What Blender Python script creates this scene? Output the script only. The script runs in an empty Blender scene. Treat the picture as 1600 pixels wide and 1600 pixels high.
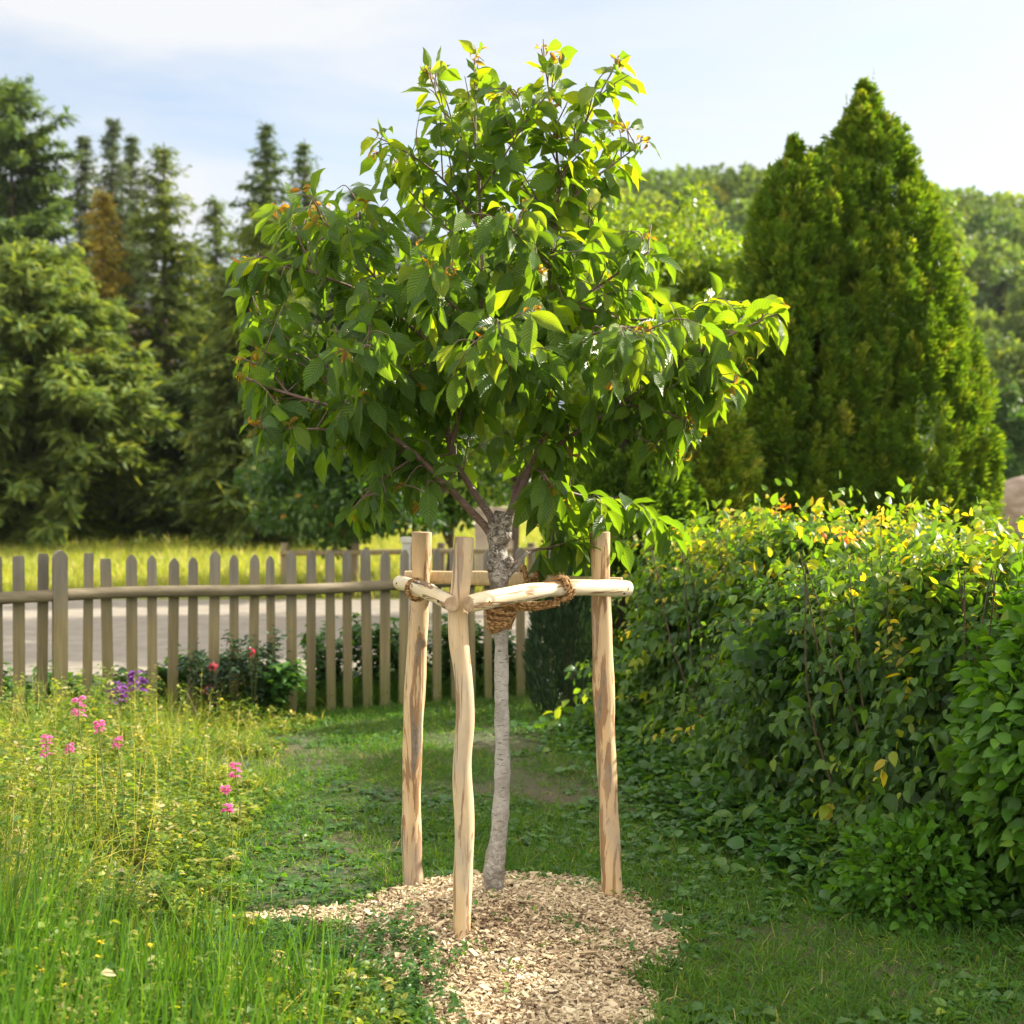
import bpy, math
import numpy as np
from mathutils import Vector, Matrix
R = math.radians
rng = np.random.default_rng(7)
C = bpy.context.scene.collection
sc = bpy.context.scene

# ------------------------------------------------------------------ camera, sky, sun, exposure
F, H0, PX0, PY0 = 2100.0, 1.85, 800.0, 770.0            # focal length in photo pixels, eye height, vanishing point
cam = bpy.data.cameras.new('camera'); co = bpy.data.objects.new('camera', cam); C.objects.link(co)
co.location = (0, 0, H0); co.rotation_euler = (R(90), 0, 0)
cam.sensor_width = 36; cam.lens = F/1600*36; cam.shift_y = -30/1600
cam.clip_start = 0.1; cam.clip_end = 3000
cam.dof.use_dof = True; cam.dof.focus_distance = 5.8; cam.dof.aperture_fstop = 2.6
sc.camera = co
SUN_EL, SUN_AZ = 31.0, 25.0                              # azimuth: degrees behind the picture plane, to the right
sc.view_settings.view_transform = 'Standard'; sc.view_settings.look = 'None'
sc.view_settings.gamma = 1; sc.view_settings.exposure = 1.33
w = bpy.data.worlds.new('World'); sc.world = w; w.use_nodes = True
nt = w.node_tree; nt.nodes.clear()
def N(nt, t, **k):
    n = nt.nodes.new(t)
    for a, b in k.items(): setattr(n, a, b)
    return n
sky = N(nt, 'ShaderNodeTexSky', sky_type='NISHITA', sun_disc=False)
sky.sun_elevation = R(SUN_EL); sky.sun_rotation = R(90-SUN_AZ); sky.dust_density = 1.5; sky.air_density = 1.0; sky.ozone_density = 1.5
tc = N(nt, 'ShaderNodeTexCoord'); mp = N(nt, 'ShaderNodeMapping'); mp.inputs['Scale'].default_value = (1.6, 1.2, 7.5)
mp.inputs['Rotation'].default_value = (0, R(9), 0); mp.inputs['Location'].default_value = (0.7, 0.2, 0.4)
nz = N(nt, 'ShaderNodeTexNoise'); nz.inputs['Scale'].default_value = 1.3; nz.inputs['Detail'].default_value = 9; nz.inputs['Roughness'].default_value = .55
nz.inputs['Distortion'].default_value = .35
rp = N(nt, 'ShaderNodeValToRGB'); rp.color_ramp.elements[0].position = .30; rp.color_ramp.elements[1].position = .58
rp.color_ramp.elements[0].color = (.12, .12, .12, 1); rp.color_ramp.elements[1].color = (.95, .95, .95, 1)
mx = N(nt, 'ShaderNodeMixRGB'); mx.inputs['Color2'].default_value = (2.50, 2.53, 2.58, 1)
bg = N(nt, 'ShaderNodeBackground'); bg.inputs['Strength'].default_value = 0.15
wo = N(nt, 'ShaderNodeOutputWorld'); lk = nt.links.new
lk(tc.outputs['Generated'], mp.inputs['Vector']); lk(mp.outputs[0], nz.inputs['Vector']); lk(nz.outputs['Fac'], rp.inputs[0])
lk(rp.outputs[0], mx.inputs['Fac']); 
dim = N(nt, 'ShaderNodeMixRGB', blend_type='MULTIPLY'); dim.inputs['Fac'].default_value = 1; dim.inputs['Color2'].default_value = (.66, .63, .60, 1)
lk(sky.outputs[0], dim.inputs['Color1']); lk(dim.outputs[0], mx.inputs['Color1'])
# brighter unseen sky overhead and behind viewer, added as fill; thin veil in view
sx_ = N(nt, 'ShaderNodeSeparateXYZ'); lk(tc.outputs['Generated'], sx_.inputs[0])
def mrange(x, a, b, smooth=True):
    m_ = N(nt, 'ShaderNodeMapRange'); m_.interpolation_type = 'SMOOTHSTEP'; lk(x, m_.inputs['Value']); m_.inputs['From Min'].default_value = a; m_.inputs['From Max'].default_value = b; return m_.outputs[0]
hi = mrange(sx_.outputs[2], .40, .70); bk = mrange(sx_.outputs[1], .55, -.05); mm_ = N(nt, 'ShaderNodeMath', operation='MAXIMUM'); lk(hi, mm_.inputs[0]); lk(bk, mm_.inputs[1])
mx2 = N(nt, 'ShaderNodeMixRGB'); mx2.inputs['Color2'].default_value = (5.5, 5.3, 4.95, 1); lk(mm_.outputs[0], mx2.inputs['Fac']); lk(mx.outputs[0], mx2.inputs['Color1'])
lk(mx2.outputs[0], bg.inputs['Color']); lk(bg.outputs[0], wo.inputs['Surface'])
sl = bpy.data.lights.new('sun', 'SUN'); sl.energy = 5.0; sl.angle = R(.53); sl.color = (1.0, .93, .78)
so = bpy.data.objects.new('sun', sl); C.objects.link(so)
sdir = Vector((math.cos(R(SUN_AZ))*math.cos(R(SUN_EL)), math.sin(R(SUN_AZ))*math.cos(R(SUN_EL)), math.sin(R(SUN_EL))))
so.rotation_euler = sdir.to_track_quat('Z', 'Y').to_euler(); so.location = (20, 10, 20)
sc.render.engine = 'CYCLES'
cy = sc.cycles; cy.max_bounces = 7; cy.diffuse_bounces = 3; cy.glossy_bounces = 2; cy.transmission_bounces = 5; cy.transparent_max_bounces = 6
cy.caustics_reflective = False; cy.caustics_refractive = False; cy.sample_clamp_indirect = 4
cy.use_denoising = True

# ------------------------------------------------------------------ helpers
def A(*a): return np.array(a, float)
def W3(px, py, Y):                                       # a point of the place from its pixel and its distance
    return np.array([(px-PX0)*Y/F, Y, H0+(PY0-py)*Y/F])
def unit(v):
    v = np.asarray(v, float); return v/np.maximum(np.linalg.norm(v, axis=-1, keepdims=True), 1e-9)
_perm = np.random.default_rng(3).random(4096)
def _h(i, j, k, s): return _perm[(i*73 + j*179 + k*283 + s*911 + (i*j) % 61 + (j*k) % 37) % 4096]
def vnoise(x, y, z=0.0, s=0):
    x, y, z = np.broadcast_arrays(np.asarray(x, float), np.asarray(y, float), np.asarray(z, float))
    i, j, k = np.floor(x).astype(int), np.floor(y).astype(int), np.floor(z).astype(int)
    f = [a-b for a, b in ((x, i), (y, j), (z, k))]; f = [t*t*(3-2*t) for t in f]
    o = 0
    for a in (0, 1):
        for b in (0, 1):
            for c in (0, 1):
                o = o + (f[0] if a else 1-f[0])*(f[1] if b else 1-f[1])*(f[2] if c else 1-f[2])*_h(i+a, j+b, k+c, s)
    return o
def fbm(x, y, z=0.0, s=0): return (vnoise(x, y, z, s)+.5*vnoise(x*2.1, y*2.1, np.asarray(z)*2.1, s+1)+.25*vnoise(x*4.3, y*4.3, np.asarray(z)*4.3, s+2))/1.75

class MB:                                                # collects quads/tris, builds one mesh object
    def __init__(s): s.v, s.f, s.n, s.uv, s.t, s.mi = [], [], 0, [], [], []
    def add(s, v, f, uv=None, tint=0.0, mi=0):
        v = np.asarray(v, float).reshape(-1, 3); f = np.asarray(f, int)
        s.v.append(v); s.f.append((f+s.n)); s.n += len(v)
        s.uv.append(np.zeros((len(v), 2)) if uv is None else np.asarray(uv, float).reshape(-1, 2))
        s.t.append(np.broadcast_to(np.asarray(tint, float), (len(v),)))
        s.mi.append(np.full(len(f), mi)); return s
    def build(s, name, mats, parent=None, smooth=True, loc=None, mat4=None):
        me = bpy.data.meshes.new(name); V = np.concatenate(s.v)
        if loc is not None: V = V-np.asarray(loc, float)
        me.vertices.add(len(V)); me.vertices.foreach_set('co', V.astype(np.float32).ravel())
        sizes = np.concatenate([np.full(len(f), f.shape[1]) for f in s.f]); flat = np.concatenate([f.ravel() for f in s.f])
        me.loops.add(len(flat)); me.loops.foreach_set('vertex_index', flat.astype(np.int32))
        me.polygons.add(len(sizes)); st = np.concatenate([[0], np.cumsum(sizes)[:-1]])
        me.polygons.foreach_set('loop_start', st.astype(np.int32)); me.polygons.foreach_set('loop_total', sizes.astype(np.int32))
        me.polygons.foreach_set('use_smooth', np.full(len(sizes), smooth))
        me.polygons.foreach_set('material_index', np.concatenate(s.mi).astype(np.int32))
        uv = me.uv_layers.new(name='uv'); uv.data.foreach_set('uv', np.concatenate(s.uv)[flat].astype(np.float32).ravel())
        at = me.attributes.new('tint', 'FLOAT', 'POINT'); at.data.foreach_set('value', np.concatenate(s.t).astype(np.float32))
        me.update(calc_edges=True); me.validate()
        for m in (mats if isinstance(mats, (list, tuple)) else [mats]): me.materials.append(m)
        o = bpy.data.objects.new(name, me); C.objects.link(o)
        if mat4 is not None: o.matrix_world = mat4
        elif loc is not None: o.location = loc
        if parent is not None:
            o.parent = parent
            if loc is not None: o.location = Vector(loc)-parent.location
            elif mat4 is None: o.location = -parent.location
            else: o.matrix_world = mat4; o.matrix_local = Matrix.Translation(-parent.location) @ mat4
        return o
def tag(o, label=None, cat=None, group=None, kind=None):
    for k, v in (('label', label), ('category', cat), ('group', group), ('kind', kind)):
        if v: o[k] = v
    return o
def thing(name, label, cat, loc, group=None):
    o = bpy.data.objects.new(name, None); C.objects.link(o); o.location = loc; o.empty_display_size = .2
    return tag(o, label, cat, group)

def spline(P, n):                                        # Catmull-Rom through rows of P
    P = np.asarray(P, float); k = len(P); Q = np.vstack([2*P[0]-P[1], P, 2*P[-1]-P[-2]])
    u = np.linspace(0, k-1-1e-9, n); i = u.astype(int); t = (u-i)[:, None]
    a, b, c, d = Q[i], Q[i+1], Q[i+2], Q[i+3]
    return .5*(2*b+(c-a)*t+(2*a-5*b+4*c-d)*t*t+(3*b-a-3*c+d)*t**3)
def tube(mb, path, rad, sides=8, cap=True, capmi=None, rough=0.0, seed=0, tint=0.0, mi=0, nf=14.0, flat=None):
    path = np.asarray(path, float); n = len(path); rad = np.broadcast_to(rad, (n,)).astype(float)
    T = unit(np.gradient(path, axis=0)); up = A(0, 0, 1) if abs(T[0][2]) < .9 else A(0, 1, 0)
    U = np.zeros((n, 3)); u = unit(up-T[0]*np.dot(up, T[0]))
    for i in range(n):
        u = unit(u-T[i]*np.dot(u, T[i])); U[i] = u
    Vv = np.cross(T, U); a = np.linspace(0, 2*np.pi, sides, endpoint=False)
    ring = np.cos(a)[None, :, None]*U[:, None]+np.sin(a)[None, :, None]*Vv[:, None]
    rr = np.repeat(rad[:, None], sides, 1)
    if rough:
        q = path[:, None]+ring*rr[..., None]*1.0
        rr = rr*(1+rough*(fbm(q[..., 0]*nf, q[..., 1]*nf, q[..., 2]*nf*.6, seed)-.5)*2)
    if flat is not None: rr = rr*flat(a)[None]
    V = path[:, None]+ring*rr[..., None]
    I = np.arange(n*sides).reshape(n, sides); J = np.roll(I, -1, 1)
    f = np.stack([I[:-1], J[:-1], J[1:], I[1:]], -1).reshape(-1, 4)
    L = np.concatenate([[0], np.cumsum(np.linalg.norm(np.diff(path, axis=0), axis=1))])
    uv = np.stack(np.broadcast_arrays((a/(2*np.pi))[None], L[:, None]), -1)
    t = np.repeat(np.broadcast_to(tint, (n,)), sides)
    mb.add(V, f, uv, t, mi)
    if cap:
        for e, row in ((0, I[0][::-1]), (1, I[-1])):
            vv = V.reshape(-1, 3)[row]; cc = vv.mean(0); m = len(row)
            bev = np.vstack([vv, cc+(vv-cc)*.9+T[0 if e == 0 else -1]*(-1 if e == 0 else 1)*rad[0 if e == 0 else -1]*.06, cc[None]+T[0 if e == 0 else -1]*(-1 if e == 0 else 1)*rad[0 if e == 0 else -1]*.07])
            k = np.arange(m); k2 = (k+1) % m
            mb.add(bev, np.stack([k, k2, k2+m, k+m], 1), None, t[0], mi if capmi is None else capmi)
            mb.add(bev, np.stack([k+m, k2+m, np.full(m, 2*m)], 1), None, t[0], mi if capmi is None else capmi)
    return mb
def box(mb, c, s, ax=None, tint=0.0, mi=0, bev=0.0):
    c = np.asarray(c, float); s = np.asarray(s, float)/2; ax = np.eye(3) if ax is None else np.asarray(ax, float)
    g = np.array([[x, y, z] for x in (-1, 1) for y in (-1, 1) for z in (-1, 1)], float)
    v = c+(g*s) @ ax
    f = [[0, 1, 3, 2], [4, 6, 7, 5], [0, 4, 5, 1], [2, 3, 7, 6], [0, 2, 6, 4], [1, 5, 7, 3]]
    mb.add(v, f, None, tint, mi); return mb

def prof_cherry(t):
    b = np.clip((t-.15)/.85, 0, 1); return np.where(t < .15, .035, np.maximum(.02, 1.04*np.sin(np.pi*b**.88)**.8*(1-.62*np.clip((b-.62)/.38, 0, 1)**1.2)))
def prof_ovate(t): return np.maximum(.03, np.sin(np.pi*np.clip(t, 0, 1)**.7)**.8)
def prof_heart(t):
    b = np.clip((t-.12)/.88, 0, 1); return np.where(t < .12, .04, np.maximum(.02, 1.1*np.sin(np.pi*b**.55)**.75))
def prof_blade(t): return np.maximum(.02, (1-t**2.2)*(.55+.45*np.minimum(1, t*5)))
def prof_spray(t): return np.maximum(.08, np.sin(np.pi*(t*.85+.1)))
def leaves(mb, P, D, L, Wd, out, roll, droop, fold, curl, prof, ns=6, na=3, wav=0.0, tint=0.0, cup=0.0, mi=0):
    P = np.asarray(P, float); n = len(P)
    if n == 0: return
    D = unit(np.broadcast_to(D, (n, 3))); bc = lambda a: np.broadcast_to(np.asarray(a, float), (n,))
    L, Wd, roll, droop, fold, curl, tint = map(bc, (L, Wd, roll, droop, fold, curl, tint))
    S = np.cross(D, np.broadcast_to(out, (n, 3))+1e-4); S = unit(S+1e-7); Nn = unit(np.cross(S, D))
    c, s_ = np.cos(roll)[:, None], np.sin(roll)[:, None]; S, Nn = S*c+Nn*s_, Nn*c-S*s_
    t = np.linspace(0, 1, ns+1); pos = P.copy(); rows = []; u = np.linspace(-1, 1, na)
    hw = prof(t); ph = rng.random(n)*6.28
    for q in range(ns+1):
        an = curl*t[q]; d = D*np.cos(an)[:, None]-Nn*np.sin(an)[:, None]
        d = unit(d+np.outer(droop*t[q], [0, 0, -1.0])); m = unit(np.cross(S, d)); ss = unit(np.cross(d, m))
        if q: pos = pos+d*(L/ns)[:, None]
        w_ = (Wd*.5*hw[q])[:, None, None]
        au = np.abs(u)[None, :, None]
        off = ss[:, None]*u[None, :, None]*w_*np.cos(fold)[:, None, None]+m[:, None]*au*w_*np.sin(fold)[:, None, None]
        if wav: off = off+m[:, None]*(au*w_*wav*np.sin(ph[:, None]+t[q]*17+u[None]*2.0)[..., None])
        rows.append(pos[:, None]+off)
    V = np.stack(rows, 1)                                # n, ns+1, na, 3
    I = np.arange(n*(ns+1)*na).reshape(n, ns+1, na)
    f = np.stack([I[:, :-1, :-1], I[:, :-1, 1:], I[:, 1:, 1:], I[:, 1:, :-1]], -1).reshape(-1, 4)
    uv = np.broadcast_to(np.stack(np.broadcast_arrays((u*.5+.5)[None], t[:, None]), -1)[None], (n, ns+1, na, 2))
    mb.add(V, f, uv, np.repeat(tint, (ns+1)*na), mi)
def rdir(n, up=0.0):
    v = rng.normal(size=(n, 3)); v = unit(v); v[:, 2] += up; return unit(v)
def inpoly(x, y, poly):
    poly = np.asarray(poly, float); x = np.asarray(x); y = np.asarray(y); r = np.zeros(x.shape, bool); j = len(poly)-1
    for i in range(len(poly)):
        xi, yi = poly[i]; xj, yj = poly[j]
        r ^= ((yi > y) != (yj > y)) & (x < (xj-xi)*(y-yi)/(yj-yi+1e-12)+xi); j = i
    return r

# ------------------------------------------------------------------ materials
def mat(name):
    m = bpy.data.materials.new(name); m.use_nodes = True; t = m.node_tree; t.nodes.clear(); return m, t
def ramp(t, stops, inter='LINEAR'):
    r = N(t, 'ShaderNodeValToRGB'); cr = r.color_ramp; cr.interpolation = inter
    while len(cr.elements) < len(stops): cr.elements.new(.5)
    for e, (p, c) in zip(cr.elements, stops): e.position = p; e.color = (c[0], c[1], c[2], 1)
    return r
def leafmat(name, stops, tfac=.4, tgain=(2.2, 2.0, .7), rough=.42, spec=.35, veins=False, noise=.25, nscale=9.0):
    m, t = mat(name); l = t.links.new
    at = N(t, 'ShaderNodeAttribute', attribute_name='tint'); tcn = N(t, 'ShaderNodeTexCoord')
    nz = N(t, 'ShaderNodeTexNoise'); nz.inputs['Scale'].default_value = nscale; nz.inputs['Detail'].default_value = 2
    l(tcn.outputs['Object'], nz.inputs['Vector'])
    r = ramp(t, stops); l(at.outputs['Fac'], r.inputs[0])
    mr = N(t, 'ShaderNodeMapRange'); mr.inputs['To Min'].default_value = 1-noise*2; mr.inputs['To Max'].default_value = 1+noise*2
    l(nz.outputs['Fac'], mr.inputs['Value'])
    v = N(t, 'ShaderNodeMixRGB', blend_type='MULTIPLY'); v.inputs[0].default_value = 1
    cmb = N(t, 'ShaderNodeCombineXYZ')
    for i in range(3): l(mr.outputs[0], cmb.inputs[i])
    l(r.outputs[0], v.inputs[1]); l(cmb.outputs[0], v.inputs[2]); base = v.outputs[0]
    p = N(t, 'ShaderNodeBsdfPrincipled'); p.inputs['Roughness'].default_value = rough; p.inputs['Specular IOR Level'].default_value = spec
    tr = N(t, 'ShaderNodeBsdfTranslucent'); g = N(t, 'ShaderNodeMixRGB', blend_type='MULTIPLY'); g.inputs[0].default_value = 1; g.inputs[2].default_value = (*tgain, 1)
    if veins:                                            # side veins: rows slanting up from the midrib
        uvn = N(t, 'ShaderNodeUVMap', uv_map='uv'); sp = N(t, 'ShaderNodeSeparateXYZ'); l(uvn.outputs[0], sp.inputs[0])
        a = N(t, 'ShaderNodeMath', operation='SUBTRACT'); l(sp.outputs[0], a.inputs[0]); a.inputs[1].default_value = .5
        b = N(t, 'ShaderNodeMath', operation='ABSOLUTE'); l(a.outputs[0], b.inputs[0])
        c = N(t, 'ShaderNodeMath', operation='MULTIPLY_ADD'); l(b.outputs[0], c.inputs[0]); c.inputs[1].default_value = -.34; l(sp.outputs[1], c.inputs[2])
        d = N(t, 'ShaderNodeMath', operation='MULTIPLY'); l(c.outputs[0], d.inputs[0]); d.inputs[1].default_value = 14*6.283
        e = N(t, 'ShaderNodeMath', operation='SINE'); l(d.outputs[0], e.inputs[0])
        e2 = N(t, 'ShaderNodeMapRange'); e2.inputs['From Min'].default_value = .55; e2.inputs['From Max'].default_value = 1; l(e.outputs[0], e2.inputs['Value'])
        mid = N(t, 'ShaderNodeMapRange'); mid.inputs['From Min'].default_value = .045; mid.inputs['From Max'].default_value = .0; l(b.outputs[0], mid.inputs['Value'])
        mxx = N(t, 'ShaderNodeMath', operation='MAXIMUM'); l(e2.outputs[0], mxx.inputs[0]); l(mid.outputs[0], mxx.inputs[1])
        bp = N(t, 'ShaderNodeBump', invert=True); bp.inputs['Strength'].default_value = .8; bp.inputs['Distance'].default_value = .0035; l(e.outputs[0], bp.inputs['Height'])
        l(bp.outputs[0], p.inputs['Normal'])
        vc = N(t, 'ShaderNodeMixRGB', blend_type='MIX'); fm = N(t, 'ShaderNodeMath', operation='MULTIPLY'); l(mxx.outputs[0], fm.inputs[0]); fm.inputs[1].default_value = .28
        l(fm.outputs[0], vc.inputs[0]); l(base, vc.inputs[1]); vc.inputs[2].default_value = (.22, .30, .08, 1); base = vc.outputs[0]
    l(base, p.inputs['Base Color']); l(base, g.inputs[1]); l(g.outputs[0], tr.inputs['Color'])
    ms = N(t, 'ShaderNodeMixShader'); ms.inputs[0].default_value = tfac; l(p.outputs[0], ms.inputs[1]); l(tr.outputs[0], ms.inputs[2])
    o = N(t, 'ShaderNodeOutputMaterial'); l(ms.outputs[0], o.inputs[0]); return m
def plain(name, stops, scale=6, rough=.8, stretch=(1, 1, 1), bump=.3, bdist=.01, detail=6, spec=.3, coord='Object'):
    m, t = mat(name); l = t.links.new; tcn = N(t, 'ShaderNodeTexCoord'); mp = N(t, 'ShaderNodeMapping'); mp.inputs['Scale'].default_value = stretch
    nz = N(t, 'ShaderNodeTexNoise'); nz.inputs['Scale'].default_value = scale; nz.inputs['Detail'].default_value = detail; nz.inputs['Roughness'].default_value = .6
    l(tcn.outputs[coord], mp.inputs[0]); l(mp.outputs[0], nz.inputs['Vector']); r = ramp(t, stops); l(nz.outputs['Fac'], r.inputs[0])
    p = N(t, 'ShaderNodeBsdfPrincipled'); p.inputs['Roughness'].default_value = rough; p.inputs['Specular IOR Level'].default_value = spec
    l(r.outputs[0], p.inputs['Base Color'])
    b = N(t, 'ShaderNodeBump'); b.inputs['Strength'].default_value = bump; b.inputs['Distance'].default_value = bdist; l(nz.outputs['Fac'], b.inputs['Height']); l(b.outputs[0], p.inputs['Normal'])
    o = N(t, 'ShaderNodeOutputMaterial'); l(p.outputs[0], o.inputs[0]); return m
def noise_n(t, scale, stretch, detail=4, dist=0, coord='Object', rough=.6):
    tcn = N(t, 'ShaderNodeTexCoord'); mp = N(t, 'ShaderNodeMapping'); mp.inputs['Scale'].default_value = stretch
    oi = N(t, 'ShaderNodeObjectInfo'); mu = N(t, 'ShaderNodeVectorMath', operation='SCALE'); mu.inputs[0].default_value = (17, 9, 23); t.links.new(oi.outputs['Random'], mu.inputs['Scale'])
    t.links.new(mu.outputs[0], mp.inputs['Location'])
    nz = N(t, 'ShaderNodeTexNoise'); nz.inputs['Scale'].default_value = scale; nz.inputs['Detail'].default_value = detail; nz.inputs['Distortion'].default_value = dist; nz.inputs['Roughness'].default_value = rough
    t.links.new(tcn.outputs[coord], mp.inputs[0]); t.links.new(mp.outputs[0], nz.inputs['Vector']); return nz
def mixc(t, fac, c1, c2, mode='MIX'):
    m = N(t, 'ShaderNodeMixRGB', blend_type=mode)
    for i, x in ((0, fac), (1, c1), (2, c2)):
        if isinstance(x, (int, float)): m.inputs[i].default_value = x
        elif isinstance(x, tuple): m.inputs[i].default_value = (*x, 1)
        else: t.links.new(x, m.inputs[i])
    return m.outputs[0]
def maprange(t, x, a, b, c=0, d=1):
    m = N(t, 'ShaderNodeMapRange'); t.links.new(x, m.inputs['Value'])
    for k, v in (('From Min', a), ('From Max', b), ('To Min', c), ('To Max', d)): m.inputs[k].default_value = v
    return m.outputs[0]
def peeled(name, pale, thr=.52, darkth=.66):
    m, t = mat(name); l = t.links.new
    g = noise_n(t, 55, (1, 1, .05), 5); big = noise_n(t, 19, (1, 1, .13), 7, .9); big2 = noise_n(t, 26, (1, 1, .10), 6, .4); sp = noise_n(t, 90, (1, 1, .6), 4)
    base = mixc(t, g.outputs['Fac'], tuple(x*.62 for x in pale), tuple(min(1, x*1.2) for x in pale))
    soft = maprange(t, big2.outputs['Fac'], .40, .62); base = mixc(t, soft, base, tuple(a*b for a, b in zip(pale, (.90, .82, .70))))
    m1 = maprange(t, big.outputs['Fac'], thr, thr+.025); c = mixc(t, m1, base, mixc(t, g.outputs['Fac'], (.20, .105, .045), (.42, .25, .13)))
    m2 = maprange(t, big.outputs['Fac'], darkth, darkth+.03); c = mixc(t, m2, c, mixc(t, sp.outputs['Fac'], (.06, .04, .03), (.34, .28, .22)))
    kn = N(t, 'ShaderNodeTexVoronoi'); kn.inputs['Scale'].default_value = 7; tcn = N(t, 'ShaderNodeTexCoord'); l(tcn.outputs['Object'], kn.inputs['Vector'])
    ck = noise_n(t, 42, (1, 1, .035), 3, .3); c = mixc(t, maprange(t, ck.outputs['Fac'], .655, .675), c, (.10, .06, .035))
    gs = noise_n(t, 5, (1, 1, .5), 5); c = mixc(t, maprange(t, gs.outputs['Fac'], .50, .66, 0, .55), c, (.34, .285, .22))
    km = maprange(t, kn.outputs['Distance'], .085, .05); c = mixc(t, km, c, (.16, .09, .05))
    p = N(t, 'ShaderNodeBsdfPrincipled'); l(c, p.inputs['Base Color']); p.inputs['Roughness'].default_value = .62; p.inputs['Specular IOR Level'].default_value = .3
    hsum = N(t, 'ShaderNodeMath', operation='MULTIPLY_ADD'); l(m1, hsum.inputs[0]); hsum.inputs[1].default_value = .5; l(g.outputs['Fac'], hsum.inputs[2])
    b = N(t, 'ShaderNodeBump'); b.inputs['Strength'].default_value = .55; b.inputs['Distance'].default_value = .004; l(hsum.outputs[0], b.inputs['Height']); l(b.outputs[0], p.inputs['Normal'])
    o = N(t, 'ShaderNodeOutputMaterial'); l(p.outputs[0], o.inputs[0]); return m
M = {}
G = lambda *a: list(a)
M['cherry'] = leafmat('cherry_leaf', [(0, (.042, .098, .022)), (.35, (.062, .140, .022)), (.62, (.100, .185, .020)), (.8, (.17, .24, .02)), (.87, (.24, .19, .05)), (1, (.24, .105, .05))],
                        .50, (3.1, 2.6, .32), .34, .5, True, .12, 5)
M['hedge'] = leafmat('hedge_leaf', [(0, (.028, .078, .020)), (.45, (.060, .135, .022)), (.75, (.12, .21, .02)), (.9, (.24, .29, .02)), (.97, (.42, .34, .03)), (1, (.48, .13, .03))],
                     .46, (2.7, 2.4, .4), .42, .35, False, .2, 4)
M['shrub'] = leafmat('shrub_leaf', [(0, (.045, .13, .012)), (.6, (.09, .21, .015)), (1, (.16, .26, .02))], .42, (2.2, 2.0, .5), .45, .3)
M['grass'] = leafmat('grass_blade', [(0, (.035, .105, .014)), (.5, (.07, .165, .018)), (.8, (.13, .22, .025)), (.93, (.22, .24, .05)), (1, (.42, .34, .17))], .4, (2.2, 2.0, .5), .5, .3)
M['meadow'] = leafmat('meadow_blade', [(0, (.045, .12, .018)), (.5, (.16, .235, .03)), (.8, (.31, .32, .055)), (.93, (.42, .35, .12)), (1, (.50, .42, .25))], .42, (1.9, 1.8, .6), .5, .3)
M['weed'] = leafmat('weed_leaf', [(0, (.032, .10, .022)), (.5, (.060, .150, .025)), (.85, (.11, .20, .025)), (1, (.22, .27, .03))], .38, (2.3, 2.1, .5), .42, .4)
M['spruce'] = leafmat('spruce_needles', [(0, (.050, .088, .030)), (.5, (.10, .145, .038)), (.8, (.17, .20, .040)), (1, (.26, .26, .05))], .38, (1.8, 1.7, .6), .6, .2, False, .3, .6)
M['lightspruce'] = leafmat('light_spruce_needles', [(0, (.055, .105, .035)), (.5, (.11, .17, .045)), (.8, (.17, .23, .05)), (1, (.26, .29, .06))], .36, (1.8, 1.7, .6), .6, .2, False, .25, .6)
M['bluespruce'] = leafmat('blue_needles', [(0, (.065, .10, .060)), (.6, (.11, .145, .075)), (1, (.17, .19, .08))], .28, (1.5, 1.5, .8), .6, .2, False, .3, .6)
M['golden'] = leafmat('golden_needles', [(0, (.15, .14, .028)), (.5, (.27, .22, .035)), (1, (.40, .29, .07))], .34, (1.8, 1.6, .6), .6, .2, False, .3, .6)
M['thuja'] = leafmat('thuja_spray', [(0, (.045, .105, .010)), (.45, (.085, .165, .012)), (.75, (.16, .225, .018)), (1, (.29, .30, .06))], .42, (2.1, 1.8, .4), .55, .25, False, .25, 2.5)
M['darkshrub'] = leafmat('dark_foliage', [(0, (.018, .040, .020)), (.6, (.03, .062, .026)), (1, (.06, .10, .03))], .2, (1.8, 1.8, .6), .5, .3)
M['hazel'] = leafmat('hazel_leaf', [(0, (.06, .13, .012)), (.5, (.12, .20, .014)), (1, (.26, .31, .02))], .45, (2.2, 2.0, .5), .4, .4, False, .25, 1.2)
M['deep'] = leafmat('deep_leaf', [(0, (.022, .068, .014)), (.6, (.048, .11, .016)), (.93, (.10, .17, .02)), (1, (.35, .16, .04))], .38, (2.2, 2.0, .5), .4, .4, False, .25, 1.2)
M['wood_hill'] = leafmat('hill_leaf', [(0, (.055, .105, .034)), (.5, (.115, .175, .042)), (.85, (.22, .27, .045)), (1, (.33, .34, .055))], .40, (1.8, 1.7, .6), .6, .2, False, .3, .12)
M['stake'] = peeled('peeled_pole_wood', (.68, .52, .34), .55, .66)
M['stake_bark'] = peeled('pole_wood_with_bark', (.66, .48, .29), .50, .585)
M['bar'] = peeled('fresh_bar_wood', (.86, .73, .53), .575, .74)
M['cut'] = plain('cut_wood_end', [(.3, (.30, .19, .11)), (.7, (.55, .40, .25))], 40, .7, (1, 1, 1), .3, .002)
M['plank'] = plain('pale_plank', [(.3, (.52, .37, .21)), (.7, (.72, .55, .34))], 30, .6, (.3, 1, 3), .3, .002)
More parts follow.
